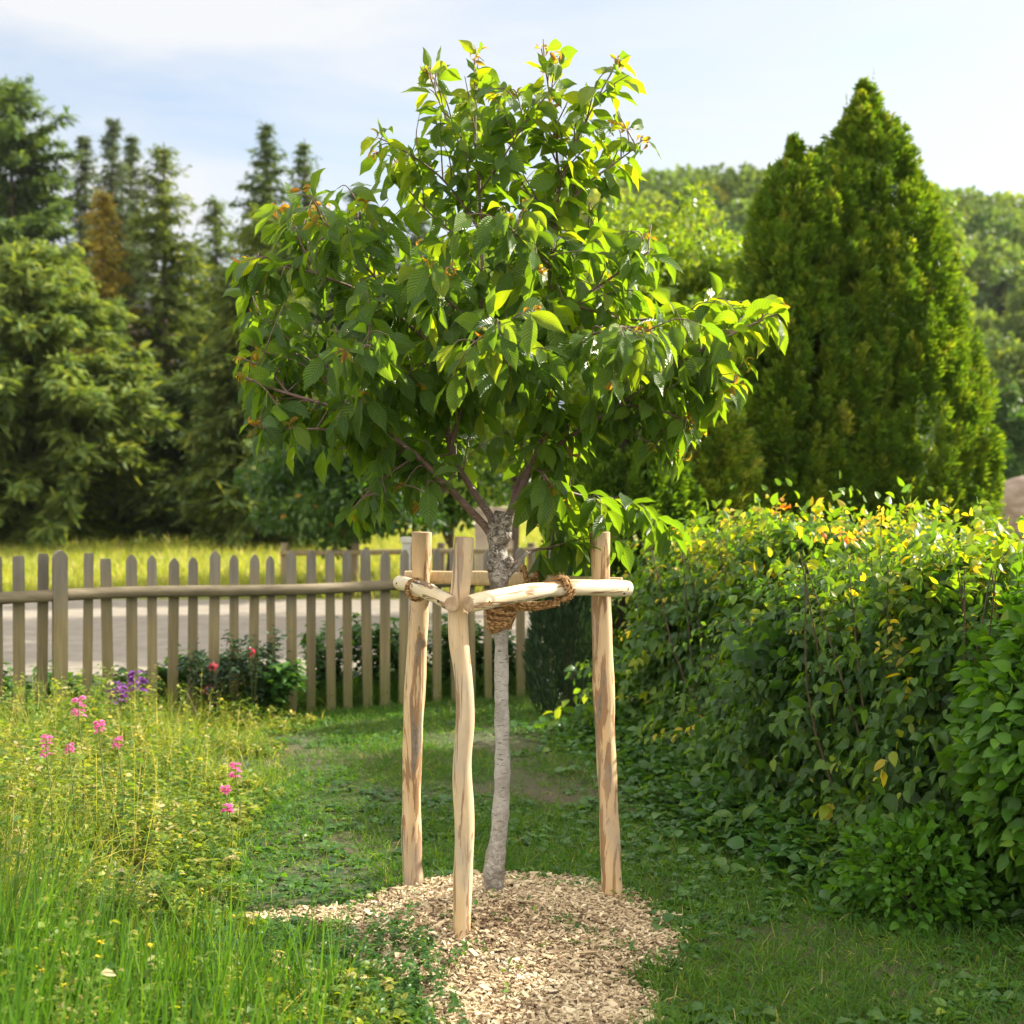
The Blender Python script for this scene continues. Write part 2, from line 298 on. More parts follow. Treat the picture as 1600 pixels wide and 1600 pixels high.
def cherry_bark():
    m, t = mat('cherry_bark'); l = t.links.new
    hor = noise_n(t, 34, (1, 1, 5), 4, .2); med = noise_n(t, 60, (1, 1, .8), 6); big = noise_n(t, 7, (1, 1, 1), 3); spk = noise_n(t, 46, (1, 1, 1.3), 8, .8, 'Object', .8)
    tcn = N(t, 'ShaderNodeTexCoord'); at = N(t, 'ShaderNodeAttribute', attribute_name='tint')    # tint: 0 smooth grey stem, .5 rough graft, 1 red-brown limb
    grey = mixc(t, med.outputs['Fac'], (.26, .24, .215), (.58, .545, .50)); grey = mixc(t, maprange(t, big.outputs['Fac'], .45, .60, 0, .5), grey, (.17, .145, .12)); grey = mixc(t, maprange(t, hor.outputs['Fac'], .57, .64, 0, .85), grey, (.11, .085, .07))
    rough = mixc(t, maprange(t, spk.outputs['Fac'], .46, .60), (.060, .040, .030), (.56, .50, .43)); rough = mixc(t, maprange(t, big.outputs['Fac'], .46, .56, 0, .75), rough, (.13, .085, .055))
    limb = mixc(t, med.outputs['Fac'], (.075, .040, .030), (.21, .13, .10)); limb = mixc(t, maprange(t, hor.outputs['Fac'], .60, .66), limb, (.34, .27, .21))
    c = mixc(t, maprange(t, at.outputs['Fac'], .1, .45), grey, rough); c = mixc(t, maprange(t, at.outputs['Fac'], .55, .9), c, limb)
    p = N(t, 'ShaderNodeBsdfPrincipled'); l(c, p.inputs['Base Color']); p.inputs['Roughness'].default_value = .55
    s = N(t, 'ShaderNodeMath', operation='ADD'); l(hor.outputs['Fac'], s.inputs[0]); l(spk.outputs['Fac'], s.inputs[1])
    b = N(t, 'ShaderNodeBump'); b.inputs['Strength'].default_value = .7; b.inputs['Distance'].default_value = .006; l(s.outputs[0], b.inputs['Height']); l(b.outputs[0], p.inputs['Normal'])
    o = N(t, 'ShaderNodeOutputMaterial'); l(p.outputs[0], o.inputs[0]); return m
M['cherry_bark'] = cherry_bark()
M['bark'] = plain('bark', [(.3, (.05, .035, .025)), (.7, (.16, .12, .09))], 8, .9, (1, 1, .3), .6, .03)
M['stem'] = plain('green_stem', [(.3, (.08, .12, .03)), (.7, (.16, .18, .05))], 20)
M['twig'] = plain('brown_twig', [(.3, (.05, .035, .022)), (.7, (.13, .09, .05))], 20)
M['rope'] = plain('coir_rope_fibre', [(.36, (.07, .032, .012)), (.5, (.34, .18, .07)), (.66, (.72, .47, .22))], 75, .85, (1, 1, 1.6), 1.0, .008, 6)
def fence_mat():
    m, t = mat('weathered_fence_wood'); l = t.links.new
    g = noise_n(t, 26, (1, 1, .07), 7); big = noise_n(t, 5, (1, 1, .5), 4); oi = N(t, 'ShaderNodeObjectInfo'); tcn = N(t, 'ShaderNodeTexCoord'); sp = N(t, 'ShaderNodeSeparateXYZ'); l(tcn.outputs['Object'], sp.inputs[0])
    warm = mixc(t, g.outputs['Fac'], (.075, .056, .025), (.33, .265, .135)); grey = mixc(t, g.outputs['Fac'], (.065, .057, .045), (.24, .215, .17))
    ad = N(t, 'ShaderNodeMath', operation='MULTIPLY_ADD'); l(big.outputs['Fac'], ad.inputs[0]); ad.inputs[1].default_value = .7; l(sp.outputs[2], ad.inputs[2])
    c = mixc(t, maprange(t, ad.outputs[0], 1.1, 1.6), warm, grey); green = mixc(t, g.outputs['Fac'], (.055, .068, .018), (.20, .20, .06)); c = mixc(t, maprange(t, ad.outputs[0], .85, .45, 0, .75), c, green)
    br = maprange(t, oi.outputs['Random'], 0, 1, .75, 1.2); cx = N(t, 'ShaderNodeCombineXYZ'); [l(br, cx.inputs[i]) for i in range(3)]; c = mixc(t, 1.0, c, cx.outputs[0], 'MULTIPLY')
    p = N(t, 'ShaderNodeBsdfPrincipled'); l(c, p.inputs['Base Color']); p.inputs['Roughness'].default_value = .85
    b = N(t, 'ShaderNodeBump'); b.inputs['Strength'].default_value = .7; b.inputs['Distance'].default_value = .005; l(g.outputs['Fac'], b.inputs['Height']); l(b.outputs[0], p.inputs['Normal'])
    o = N(t, 'ShaderNodeOutputMaterial'); l(p.outputs[0], o.inputs[0]); return m
M['fence'] = fence_mat()
M['rail'] = plain('weathered_rail_wood', [(.28, (.09, .072, .045)), (.5, (.165, .135, .085)), (.72, (.28, .23, .155))], 14, .8, (.15, .3, 1), .4, .004)
M['soil'] = None

# ------------------------------------------------------------------ ground, road, meadow, hill
def mulch_mask(x, y):                                    # > 0 inside the chip bed
    a = np.arctan2(y-5.62, x+.08); r = np.hypot((x+.02)/.66, (y-5.66)/.74)
    m = 1-r+.30*(fbm(x*2.2+5, y*2.2, 0, 4)-.5)
    m2 = 1-np.hypot((x-.1)/.42, (y-4.85)/.40)+.2*(fbm(x*4, y*4, 0, 8)-.5)
    m3 = .6*(1-np.hypot((x+.80)/.30, (y-5.80)/.12))
    return np.maximum(np.maximum(m, m2), m3)
def gz(x, y):
    x, y = np.broadcast_arrays(np.asarray(x, float), np.asarray(y, float))
    z = .05*(fbm(x*.7, y*.7, 0, 1)-.5)*np.clip((11-y)/2, 0, 1)*np.clip(y/3, 0, 1)
    z = z+.13*np.exp(-(((x+.05)/.52)**2+((y-5.75)/.55)**2))
    z = z+np.where((y > 23.6), np.clip((y-23.6)*.024, 0, .9), 0)+np.where(y > 62, (y-62)*.02, 0)
    return z
xs = np.unique(np.concatenate([np.linspace(-6, 5, 111), np.linspace(-60, -6, 24), np.linspace(5, 70, 26), [-170, -120, 120, 170]]))
ys = np.unique(np.concatenate([np.linspace(1.5, 13, 116), np.linspace(13, 80, 60), [-30, -10, -3, 90, 110, 150, 200, 280]]))
X, Yg = np.meshgrid(xs, ys); Z = gz(X, Yg)
gb = MB(); I = np.arange(X.size).reshape(X.shape)
gb.add(np.stack([X, Yg, Z], -1), np.stack([I[:-1, :-1], I[:-1, 1:], I[1:, 1:], I[1:, :-1]], -1).reshape(-1, 4), None, np.clip(mulch_mask(X, Yg)*6+.5, 0, 1).ravel())
def ground_mat():
    m, t = mat('soil_and_turf'); l = t.links.new
    a = noise_n(t, 1.3, (1, 1, 1), 5); b = noise_n(t, 38, (1, 1, 1), 5, 0, 'Object', .7); at = N(t, 'ShaderNodeAttribute', attribute_name='tint')
    c = mixc(t, maprange(t, a.outputs['Fac'], .42, .56), (.075, .052, .034), (.035, .062, .018)); c = mixc(t, b.outputs['Fac'], c, (.09, .08, .035))
    tc2 = N(t, 'ShaderNodeTexCoord'); sp = N(t, 'ShaderNodeSeparateXYZ'); l(tc2.outputs['Object'], sp.inputs[0])
    far = maprange(t, sp.outputs[1], 22, 24); c = mixc(t, far, c, mixc(t, b.outputs['Fac'], (.16, .19, .03), (.26, .26, .05)))
    chips = mixc(t, b.outputs['Fac'], (.22, .14, .07), (.55, .40, .24)); c = mixc(t, maprange(t, at.outputs['Fac'], .3, .8), c, chips)
    p = N(t, 'ShaderNodeBsdfPrincipled'); l(c, p.inputs['Base Color']); p.inputs['Roughness'].default_value = .95
    bp = N(t, 'ShaderNodeBump'); bp.inputs['Strength'].default_value = .8; bp.inputs['Distance'].default_value = .02; l(b.outputs['Fac'], bp.inputs['Height']); l(bp.outputs[0], p.inputs['Normal'])
    o = N(t, 'ShaderNodeOutputMaterial'); l(p.outputs[0], o.inputs[0]); return m
M['soil'] = ground_mat()
tag(gb.build('ground', M['soil']), kind='structure')
M['road'] = plain('pale_asphalt', [(.3, (.19, .165, .135)), (.7, (.28, .245, .20))], 3, .85, (1, 1, 1), .2, .004)
rb = MB(); rx = np.linspace(-80, 80, 81); 
V = np.concatenate([[[x, 13.6+.004*x, .006] for x in rx], [[x, 23.2, .006] for x in rx]]); k = np.arange(80)
rb.add(V, np.stack([k, k+1, k+82, k+81], 1)); tag(rb.build('road', M['road']), kind='structure')

def hill_h(x, y):
    e = np.clip((y-70)/85, 0, 1.0); e = e*e*(3-2*e)
    ridge = 32.5-np.clip((x-25)*.10, 0, 3.2)+.8*np.sin(x*.13)+.5*np.sin(x*.31)
    left = np.clip((x+32)/50, 0, 1); left = left*left*(3-2*left)
    return e*ridge*(.30+.70*left)+3*(fbm(x*.06, y*.06, 0, 9)-.5)*e-.5
hx = np.linspace(-130, 150, 71); hy = np.linspace(66, 260, 50); HX, HY = np.meshgrid(hx, hy); I = np.arange(HX.size).reshape(HX.shape)
hb = MB(); hb.add(np.stack([HX, HY, hill_h(HX, HY)], -1), np.stack([I[:-1, :-1], I[:-1, 1:], I[1:, 1:], I[1:, :-1]], -1).reshape(-1, 4))
M['hill'] = plain('wooded_slope', [(.35, (.05, .075, .03)), (.62, (.11, .12, .05)), (.72, (.20, .15, .10))], .08, .95)
tag(hb.build('hill', M['hill']), kind='structure')

# ------------------------------------------------------------------ cherry tree
CY = 5.85
def CP(px, py, dy): return W3(px, py, CY+dy)
limbs = {  # (px, py, depth offset) points, start radius, end radius
 'A': ([(776, 850, 0), (760, 825, 0), (735, 797, -.02), (700, 760, -.05), (650, 712, -.12), (600, 675, -.18), (530, 640, -.22), (450, 615, -.25), (385, 590, -.25)], .021, .006),
 'B': ([(778, 838, .0), (765, 805, .03), (735, 760, .08), (704, 700, .12), (693, 610, .15), (650, 500, .2), (575, 400, .25), (505, 320, .28)], .021, .005),
 'C': ([(786, 845, 0), (797, 805, 0), (818, 755, .02), (845, 690, .03), (856, 600, 0), (859, 510, -.02), (864, 400, 0), (872, 290, .02), (862, 170, 0), (846, 75, 0)], .024, .003),
 'D': ([(786, 830, .02), (800, 790, .05), (815, 745, .08), (880, 690, .05), (970, 632, 0), (1060, 570, -.05), (1150, 518, -.08), (1215, 492, -.08)], .019, .004),
 'E': ([(704, 700, .12), (730, 600, .05), (752, 470, .02), (750, 330, .05), (742, 200, .03), (742, 95, .02)], .013, .003),
 'F': ([(859, 520, 0), (905, 470, -.08), (960, 430, -.12), (1010, 400, -.12), (1015, 375, -.1)], .009, .003),
 'G': ([(872, 300, .0), (895, 235, 0), (930, 160, .03), (966, 95, .03)], .008, .0025),
 'H': ([(868, 340, 0), (920, 285, .05), (975, 245, .08), (1005, 218, .08)], .007, .0025),
 'I': ([(665, 530, .2), (590, 470, .1), (500, 430, .0), (420, 415, -.05), (385, 410, -.05)], .010, .003),
 'J': ([(750, 360, .05), (700, 290, .0), (640, 240, -.05), (590, 215, -.05)], .007, .0025),
 'K': ([(748, 270, .03), (705, 200, .08), (668, 110, .1)], .006, .0025),
 'L': ([(805, 775, .06), (860, 765, .25), (930, 780, .42), (1000, 800, .50), (1055, 822, .55)], .010, .003),
 'M2': ([(970, 632, 0), (1030, 640, -.1), (1075, 660, -.15)], .007, .003),
 'N': ([(850, 660, .02), (815, 600, -.3), (775, 550, -.6), (760, 520, -.75)], .010, .003),
 'O': ([(857, 560, 0), (905, 530, -.3), (965, 515, -.6), (1010, 520, -.75)], .009, .003),
 'P': ([(693, 620, .15), (640, 590, -.15), (580, 560, -.5), (540, 550, -.7)], .009, .003),
 'Q': ([(700, 680, .12), (650, 620, .45), (590, 580, .8)], .010, .003),
 'R2': ([(858, 540, 0), (900, 480, .35), (960, 450, .7)], .010, .003),
 'S': ([(752, 470, .02), (710, 430, .3), (660, 390, .6)], .008, .003),
 'T': ([(600, 675, -.18), (520, 670, -.3), (430, 670, -.35), (400, 665, -.35)], .008, .003),
 'U': ([(864, 420, 0), (820, 380, -.3), (790, 350, -.5)], .008, .003),
 'V': ([(752, 520, 0), (700, 470, -.3), (670, 440, -.5)], .008, .003),
 'W2': ([(650, 712, -.12), (610, 740, -.2), (570, 775, -.25), (545, 800, -.25)], .007, .003),
 'X2': ([(700, 760, -.05), (690, 775, -.2), (660, 790, -.3)], .006, .003),
 'Y2': ([(830, 730, .02), (850, 740, -.15), (862, 760, -.25)], .006, .003),
 'Z2': ([(798, 884, -.02), (830, 862, .05), (858, 857, .22), (900, 862, .34), (935, 880, .42)], .009, .003),
 'e': ([(750, 300, .05), (790, 240, -.1), (815, 190, -.15), (810, 150, -.15)], .005, .0025),
 'f': ([(752, 400, .03), (690, 350, .15), (640, 300, .2), (625, 270, .2)], .006, .0025),
 'g': ([(868, 330, 0), (810, 290, .2), (780, 240, .25)], .005, .0025),
 'h': ([(862, 480, 0), (900, 400, .1), (930, 340, .15)], .006, .0025),
 'l': ([(560, 655, -.2), (500, 580, -.05), (440, 520, .1), (395, 490, .15)], .007, .0025),
 'm': ([(620, 560, .15), (560, 540, .3), (490, 525, .4), (440, 545, .45)], .007, .0025),
 'n': ([(600, 675, -.18), (545, 700, .0), (480, 690, .15), (435, 680, .2)], .007, .0025),
 'o': ([(600, 450, .1), (540, 380, -.15), (500, 340, -.25)], .006, .0025),
 'i': ([(905, 480, -.1), (990, 500, .1), (1080, 485, .2), (1165, 480, .22)], .007, .0025),
 'j': ([(1000, 620, 0), (1060, 630, .15), (1115, 625, .22)], .006, .0025),
 'k': ([(960, 650, 0), (1010, 690, -.1), (1050, 710, -.15)], .005, .0025),
 'a': ([(1060, 570, -.05), (1110, 590, -.05), (1150, 600, -.08)], .006, .003),
 'b': ([(500, 430, 0), (470, 380, 0), (455, 330, 0)], .006, .003),
 'c': ([(575, 400, .25), (560, 350, .2), (560, 310, .2)], .006, .003),
 'd': ([(450, 615, -.25), (420, 580, -.2), (380, 560, -.2)], .006, .003),
}
env = [(845,48),(880,70),(905,100),(950,85),(985,90),(985,150),(962,190),(1012,210),(1000,250),(975,290),(945,320),(960,352),(1020,352),(1035,400),(1050,470),(1120,452),(1180,462),(1228,480),(1222,530),(1185,575),(1120,610),(1125,640),(1075,680),(1060,715),(1000,690),(960,670),(900,690),(880,745),(900,765),(960,770),(1040,800),(1085,830),(1040,840),(960,840),(935,870),(900,930),(850,900),(835,850),(840,800),(815,715),(740,690),(700,700),(670,760),(640,780),(560,810),(540,790),(600,730),(540,680),(480,660),(430,670),(385,660),(385,620),(356,580),(358,545),(395,510),(385,450),(372,405),(425,370),(425,325),(485,275),(560,295),(600,270),(578,212),(610,200),(650,215),(640,150),(665,92),(705,110),(730,65),(770,95),(790,130),(830,120)]
root = thing('cherry_tree', 'young cherry tree with grey stem and large drooping backlit leaves, tied between three stakes', 'tree', (-.073, CY, .06))
def proj(P): P = np.asarray(P); return PX0+F*P[..., 0]/P[..., 1], PY0-F*(P[..., 2]-H0)/P[..., 1]
def inside(P): x, y = proj(P); return inpoly(x, y, env)
tr = MB()
stem = [(770, 1420), (770, 1400), (773, 1350), (781, 1290), (785, 1200), (784, 1100), (783, 1000), (781, 940), (779, 900), (778, 870), (779, 845), (782, 822), (786, 800)]
sp_ = spline([CP(x, y, 0) for x, y in stem], 90); zz = sp_[:, 2]
rr = np.interp(zz, [0, .12, .4, .9, 1.38, 1.46, 1.52, 1.60, 1.68, 1.75], [.074, .049, .036, .0315, .0315, .042, .048, .043, .050, .038])
tt = np.interp(zz, [0, .15, .7, 1.0, 1.46, 1.68, 1.78], [.45, .34, .06, .08, .36, .46, .62])
rr = rr*(1+.05*np.sin(zz*31)+.04*np.sin(zz*73))
tube(tr, sp_, rr, 22, rough=.16, seed=2, tint=tt, nf=24)
# graft burls, the cut stub and the fork lumps
for px, py, dy, r in ((764, 885, -.03, .016), (796, 878, -.02, .015), (772, 862, -.035, .014), (768, 818, -.01, .02), (793, 815, -.01, .02), (788, 905, -.02, .012)):
    tube(tr, spline([CP(px, py+9, dy), CP(px+1, py, dy-.008), CP(px, py-9, dy)], 7), A(.3, .8, 1, 1, 1, .8, .3)*r, 9, rough=.3, seed=px, tint=.5, nf=40)
tube(tr, spline([CP(788, 905, .0), CP(800, 892, -.01), (CP(812, 878, -.02)), CP(824, 862, -.03)], 12), np.linspace(.016, .009, 12), 10, rough=.15, tint=np.linspace(.5, .2, 12), seed=5)
tr.build('trunk', M['cherry_bark'], root)
paths = {}
twigs = []
groups = {'branch': list(limbs)}
for k, (pts, r0, r1) in limbs.items():
    n = 12*len(pts); p = spline([CP(*q) for q in pts], n)
    p = p+.010*np.stack([fbm(p[:, 2]*9, p[:, 0]*9, j*7.0, 11)-.5 for j in range(3)], 1)*np.linspace(0, 1.6, n)[:, None]
    paths[k] = (p, np.linspace(0, 1, n)); r = r0+(r1-r0)*np.linspace(0, 1, n)**.75
    b = MB(); tube(b, p, r, 10 if r0 > .012 else 7, rough=.10, seed=ord(k[0]), tint=np.interp(np.linspace(0, 1, n), [0, .12, .3], [.55 if r0 > .015 else .9, .8, 1]))
    b.build('branch', M['cherry_bark'], root)
# twigs
tw = MB(); lf = MB(); yg = MB()
LP, LD, LO, LL, LT = [], [], [], [], []
YP, YD = [], []
axis = A((778-PX0)*CY/F, CY)
def put_leaves(path, step=.0285, tip=True, dens=1.0, young=.22):
    seg = np.linalg.norm(np.diff(path, axis=0), axis=1); L = np.concatenate([[0], np.cumsum(seg)]); tot = L[-1]
    s = np.arange(.03, tot, step/dens); s = s+rng.normal(0, .006, len(s)); s = np.clip(s, 0, tot)
    P = np.stack([np.interp(s, L, path[:, i]) for i in range(3)], 1)
    T = unit(np.stack([np.interp(s, L, np.gradient(path[:, i])) for i in range(3)], 1))
    for i in range(len(s)):
        ang = i*2.4+rng.random(); a = unit(np.cross(T[i], A(0, 0, 1)+.01)); b = np.cross(T[i], a)
        sd = a*math.cos(ang)+b*math.sin(ang)
        d = unit(T[i]*.50+sd*.70+A(0, 0, -1)*rng.uniform(.10, 1.05))
        LP.append(P[i]); d = unit(d+A(0, 0, .55)*np.clip((P[i][2]-2.9)/1.0, 0, 1)); LD.append(d); o = A(P[i][0]-axis[0], P[i][1]-axis[1], .0); o = unit(o)+A(0, 0, .55)+.35*rng.normal(size=3)+.25*sd
        LO.append(o); e = s[i]/max(tot, .01)
        LL.append(rng.uniform(.105, .17)*(1-.25*e*(rng.random() < .6))); hz_ = (P[i][2]-2.2)/1.7; LT.append(np.clip(rng.normal(.36, .17)+.10*e+.18*hz_+.10*(P[i][0]-axis[0]), 0, .80))
    if tip and rng.random() < young:
        for q in range(rng.integers(3, 6)):
            YP.append(path[-1]); YD.append(unit(T[-1]*.9+rng.normal(size=3)*.7+A(0, 0, .3)))
for k, (p, u) in paths.items():
    tot = np.linalg.norm(np.diff(p, axis=0), axis=1).sum(); T = unit(np.gradient(p, axis=0))
    n0 = int(tot/.056); z0 = .30 if k in 'ABCD' else .12
    if k == 'Z2': z0 = .4
    if k == 'L': z0 = .1
    for q in np.linspace(z0, .97, max(2, n0)):
        i = int(q*(len(p)-1)); L0 = rng.uniform(.16, .40)*(1.1-.45*q)
        for tries in range(6):
            r_ = unit(rng.normal(size=3)*A(.8, 1.15, .7)); hi_ = np.clip((p[i][2]-2.6)/1.2, 0, 1); d = unit(T[i]*(.5+.4*hi_)+r_+A(0, 0, .22+.5*hi_)); e1 = p[i]+d*L0
            if inside(e1) and abs(e1[1]-CY) < 1.15: break
            L0 *= .8
        else: continue
        mid = (p[i]+e1)/2+A(0, 0, .02)+rng.normal(size=3)*.012; e1 = e1-A(0, 0, .02)
        t_ = spline([p[i], mid, e1], 9); tube(tw, t_, np.linspace(.0038, .0016, 9), 5, tint=1); put_leaves(t_)
    put_leaves(p[int(len(p)*(.35 if k in 'ABCD' else .3)):], .05, True, 1.0, 1.0)
tw.build('twigs', M['cherry_bark'], root)
LP, LD, LO, LL, LT = map(np.array, (LP, LD, LO, LL, LT)); ok = (inside(LP) | (rng.random(len(LP)) < .12)) & (rng.random(len(LP)) > .08+.38*np.clip((LP[:, 2]-2.9)/.9, 0, 1))
LP, LD, LO, LL, LT = LP[ok], LD[ok], LO[ok], LL[ok], LT[ok]; n = len(LP)
# fewer leaves deep inside so the light comes through
LL = LL*(1-.18*np.clip((LP[:, 2]-3.0)/.8, 0, 1)); leaves(lf, LP, LD, LL*1.24, LL*rng.uniform(.41, .54, n), LO, rng.normal(0, .45, n), rng.uniform(.25, 1.25, n)*np.clip(1.5-(LP[:, 2]-2.2)*.5, .5, 1.2), rng.uniform(.12, .6, n), rng.normal(.25, .45, n), prof_cherry, 12, 5, .10, LT)
lf.build('crown', M['cherry'], root)
# young reddish leaves at shoot tips: some curled
YP, YD = np.array(YP), np.array(YD); ny = len(YP); YL = rng.uniform(.035, .075, ny)
leaves(yg, YP, YD, YL, YL*rng.uniform(.3, .42, ny), rdir(ny), rng.normal(0, 1, ny), 0.4, .7, rng.uniform(.8, 3.6, ny), prof_cherry, 9, 3, .12, rng.uniform(.83, 1.0, ny))
yg.build('young_leaves', M['cherry'], root)
print('CHERRY', n, ny)

# ------------------------------------------------------------------ stakes, bars, rope
sup = thing('tree_support', 'tripod of three peeled wooden stakes joined by pale cross bars around the young tree', 'tree stakes', (0, 5.9, .03))
def stake(pts, Y, r, m, seed, ztop):
    p = np.array([W3(x, y, Y) for x, y in pts]); p[0, 2] = -.03; base = p[0].copy()
    q = spline(p, 80)-base; mb = MB()
    rr = r*(1+.05*np.sin(q[:, 2]*7+seed)+.03*np.sin(q[:, 2]*19+seed*2))
    tube(mb, q, rr, 28, rough=.05, seed=seed, capmi=1, nf=16)
    mb.build('stake', [m, M['cut']], sup, mat4=Matrix.Translation(Vector(base)))
stake([(650, 1420), (647, 1395), (643, 1300), (645, 1150), (652, 1010), (657, 920), (659, 832)], 6.22, .046, M['stake_bark'], 1, 0)
stake([(721, 1510), (721, 1470), (723, 1380), (726, 1290), (722, 1200), (727, 1120), (724, 1060), (717, 1000), (716, 950), (722, 895), (726, 840)], 5.40, .0385, M['stake'], 4, 0)
stake([(957, 1440), (957, 1415), (951, 1260), (944, 1100), (940, 960), (937, 832)], 6.02, .0455, M['stake_bark'], 7, 0)
def bar(p0, p1, sag, r, m, seed, flat=None, name='cross_bar'):
    p0, p1 = np.asarray(p0, float), np.asarray(p1, float); L = np.linalg.norm(p1-p0); zax = Vector(unit(p1-p0)); 
    xax = Vector((0, 0, 1)).cross(zax).normalized(); yax = zax.cross(xax)
    Mx = Matrix(((xax.x, yax.x, zax.x, p0[0]), (xax.y, yax.y, zax.y, p0[1]), (xax.z, yax.z, zax.z, p0[2]), (0, 0, 0, 1)))
    s = np.linspace(0, 1, 50); q = np.stack([0*s, sag(s), s*L], 1); mb = MB()
    tube(mb, q, r*(1+.06*np.sin(s*9+seed)+.03*np.sin(s*23)), 26, rough=.07, seed=seed, capmi=1, nf=14, flat=flat)
    return mb.build(name, [m, M['cut']], sup, mat4=Mx)
LB0, LB1 = A(-.520, 6.25, 1.432), A(-.236, 5.285, 1.412); RB0, RB1 = A(-.172, 5.285, 1.412), A(.512, 5.965, 1.425)
bar(LB0, LB1, lambda s: .012*np.sin(s*3.1), .033, M['bar'], 3)
rbo = bar(RB0, RB1, lambda s: .028*np.sin(s*3.14)**1.0, .035, M['bar'], 6)
box_ = MB(); q = np.linspace(0, 1, 30)
def halflog(a): return np.where(np.cos(a) > 0, 1.0, .35)
bar(A(-.50, 6.31, 1.452), A(.50, 6.11, 1.440), lambda s: .006*np.sin(s*5), .033, M['plank'], 9, lambda a: 1-.35*np.abs(np.sin(a))**3)
nm = plain('dark_nail', [(.3, (.02, .02, .02)), (.7, (.05, .04, .035))], 10)
for a_, n_ in ((A(.486, 5.94, 1.425), A(.70, -.72, .05)), (A(.470, 5.924, 1.412), A(.70, -.72, -.1)), (A(-.115, 5.343, 1.416), A(.70, -.72, .1)), (A(-.262, 5.372, 1.414), A(-.95, -.3, .1)), (A(-.500, 6.18, 1.432), A(-.80, -.6, .1))):
    nl = MB(); n_ = unit(n_); tube(nl, [a_+n_*.024, a_+n_*.0365, a_+n_*.038], .0042, 8); nl.build('nail', nm, sup)

rope = thing('coir_rope', 'brown coir rope wound round the cherry stem and looped over the cross bars', 'rope', (-.06, 5.80, 1.3))
def rope_tube(mb, path, r=.0065, n_strand=3, pitch=.03):
    path = np.asarray(path, float); seg = np.linalg.norm(np.diff(path, axis=0), axis=1); L = np.concatenate([[0], np.cumsum(seg)])
    s = np.arange(0, L[-1], .0028); p = np.stack([np.interp(s, L, path[:, i]) for i in range(3)], 1)
    T = unit(np.gradient(p, axis=0)); U = unit(np.cross(T, A(.1, .2, .97))); V2 = np.cross(T, U)
    for k in range(n_strand):
        a = s/pitch*6.283+k*6.283/n_strand
        tube(mb, p+r*.62*(np.cos(a)[:, None]*U+np.sin(a)[:, None]*V2), r*.62, 6, tint=rng.random())
def fuzz(mb, path, n, r):
    i = rng.integers(0, len(path), n); d = rdir(n); leaves(mb, path[i]+d*r*.6, d+rdir(n)*.8, rng.uniform(.008, .03, n), .0012, rdir(n), 0, .3, 0, rng.normal(0, 1, n), prof_blade, 3, 2)
def stem_at(z): return A(np.interp(z, zz, sp_[:, 0]), np.interp(z, zz, sp_[:, 1]), z)
th = np.linspace(0, 9*6.283, 700); zz2 = 1.25+.155*(th/th[-1])+.006*np.sin(th*.37)
rad = np.interp(zz2, [1.25, 1.31, 1.36, 1.41], [.037, .043, .053, .067])+.004*np.sin(th*1.3)
wr = np.stack([[stem_at(z)[0] for z in zz2]+rad*np.cos(th), [stem_at(z)[1] for z in zz2]+rad*np.sin(th), zz2+.016*np.sin(th*1.07+1)], 1)
mb = MB(); rope_tube(mb, wr, .0105, 3, .04)
th3 = np.linspace(0, 7*6.283, 400); z3 = 1.405-.13*(th3/th3[-1]); r3 = np.interp(z3, [1.25, 1.41], [.048, .072])
w2 = np.stack([[stem_at(z)[0] for z in z3]+r3*np.cos(-th3), [stem_at(z)[1] for z in z3]+r3*np.sin(-th3), z3+.022*np.sin(th3*.9)], 1); rope_tube(mb, w2, .0085, 3, .03)
fuzz(mb, wr, 2600, .020); mb.build('stem_wrap', M['rope'], rope)
def loop_on(p0, p1, t, r, turns=2, sagf=lambda s: 0):
    c = p0+(p1-p0)*t+A(0, 0, sagf(t)); d = unit(p1-p0); up = A(0, 0, 1); sx = np.cross(d, up)
    a = np.linspace(0, 6.283*turns, 60*turns); return c+sx*(r*np.cos(a))[:, None]+up*(r*np.sin(a))[:, None]+d[None]*((a/6.283-turns/2)*.018)[:, None]
def strand(path_from, to, sag=.02, k=3, spread=.012):
    out = []
    for j in range(k):
        o = rng.normal(size=3)*spread; m_ = (path_from+to)/2-A(0, 0, sag)+o; out.append(spline([path_from+o, m_, to+o*.5], 30))
    return out
sagR = lambda s: .028*math.sin(s*3.14)
mb = MB(); lp = loop_on(RB0, RB1, .56, .047, 2, sagR); rope_tube(mb, lp, .0095, 3, .032); fuzz(mb, lp, 600, .016)
cR = RB0+(RB1-RB0)*.53-A(0, 0, .028); sR = stem_at(1.385)+A(.02, -.06, 0)
for s_ in strand(sR, cR, .012, 4, .010): rope_tube(mb, s_, .0095, 3, .032)
mb.build('rope_loop', M['rope'], rope)
mb = MB(); lp = loop_on(LB0, LB1, .36, .043, 1); rope_tube(mb, lp, .0095, 3, .032); fuzz(mb, lp, 150, .014)
for s_ in strand(stem_at(1.38)+A(-.05, -.02, 0), LB0+(LB1-LB0)*.36+A(.045, 0, -.01), .01, 3, .009): rope_tube(mb, s_, .009, 3, .032)
mb.build('rope_loop', M['rope'], rope)
mb = MB(); cB = A(.09, 6.19, 1.455); a = np.linspace(0, 12.6, 90); lp = cB+np.stack([.008*a-.05, .038*np.cos(a), .055*np.sin(a)], 1); rope_tube(mb, lp, .010, 3, .032)
for s_ in strand(stem_at(1.42)+A(.05, .05, 0), cB+A(0, -.03, 0), .005, 3, .01): rope_tube(mb, s_, .0095, 3, .032)
mb.build('rope_loop', M['rope'], rope)

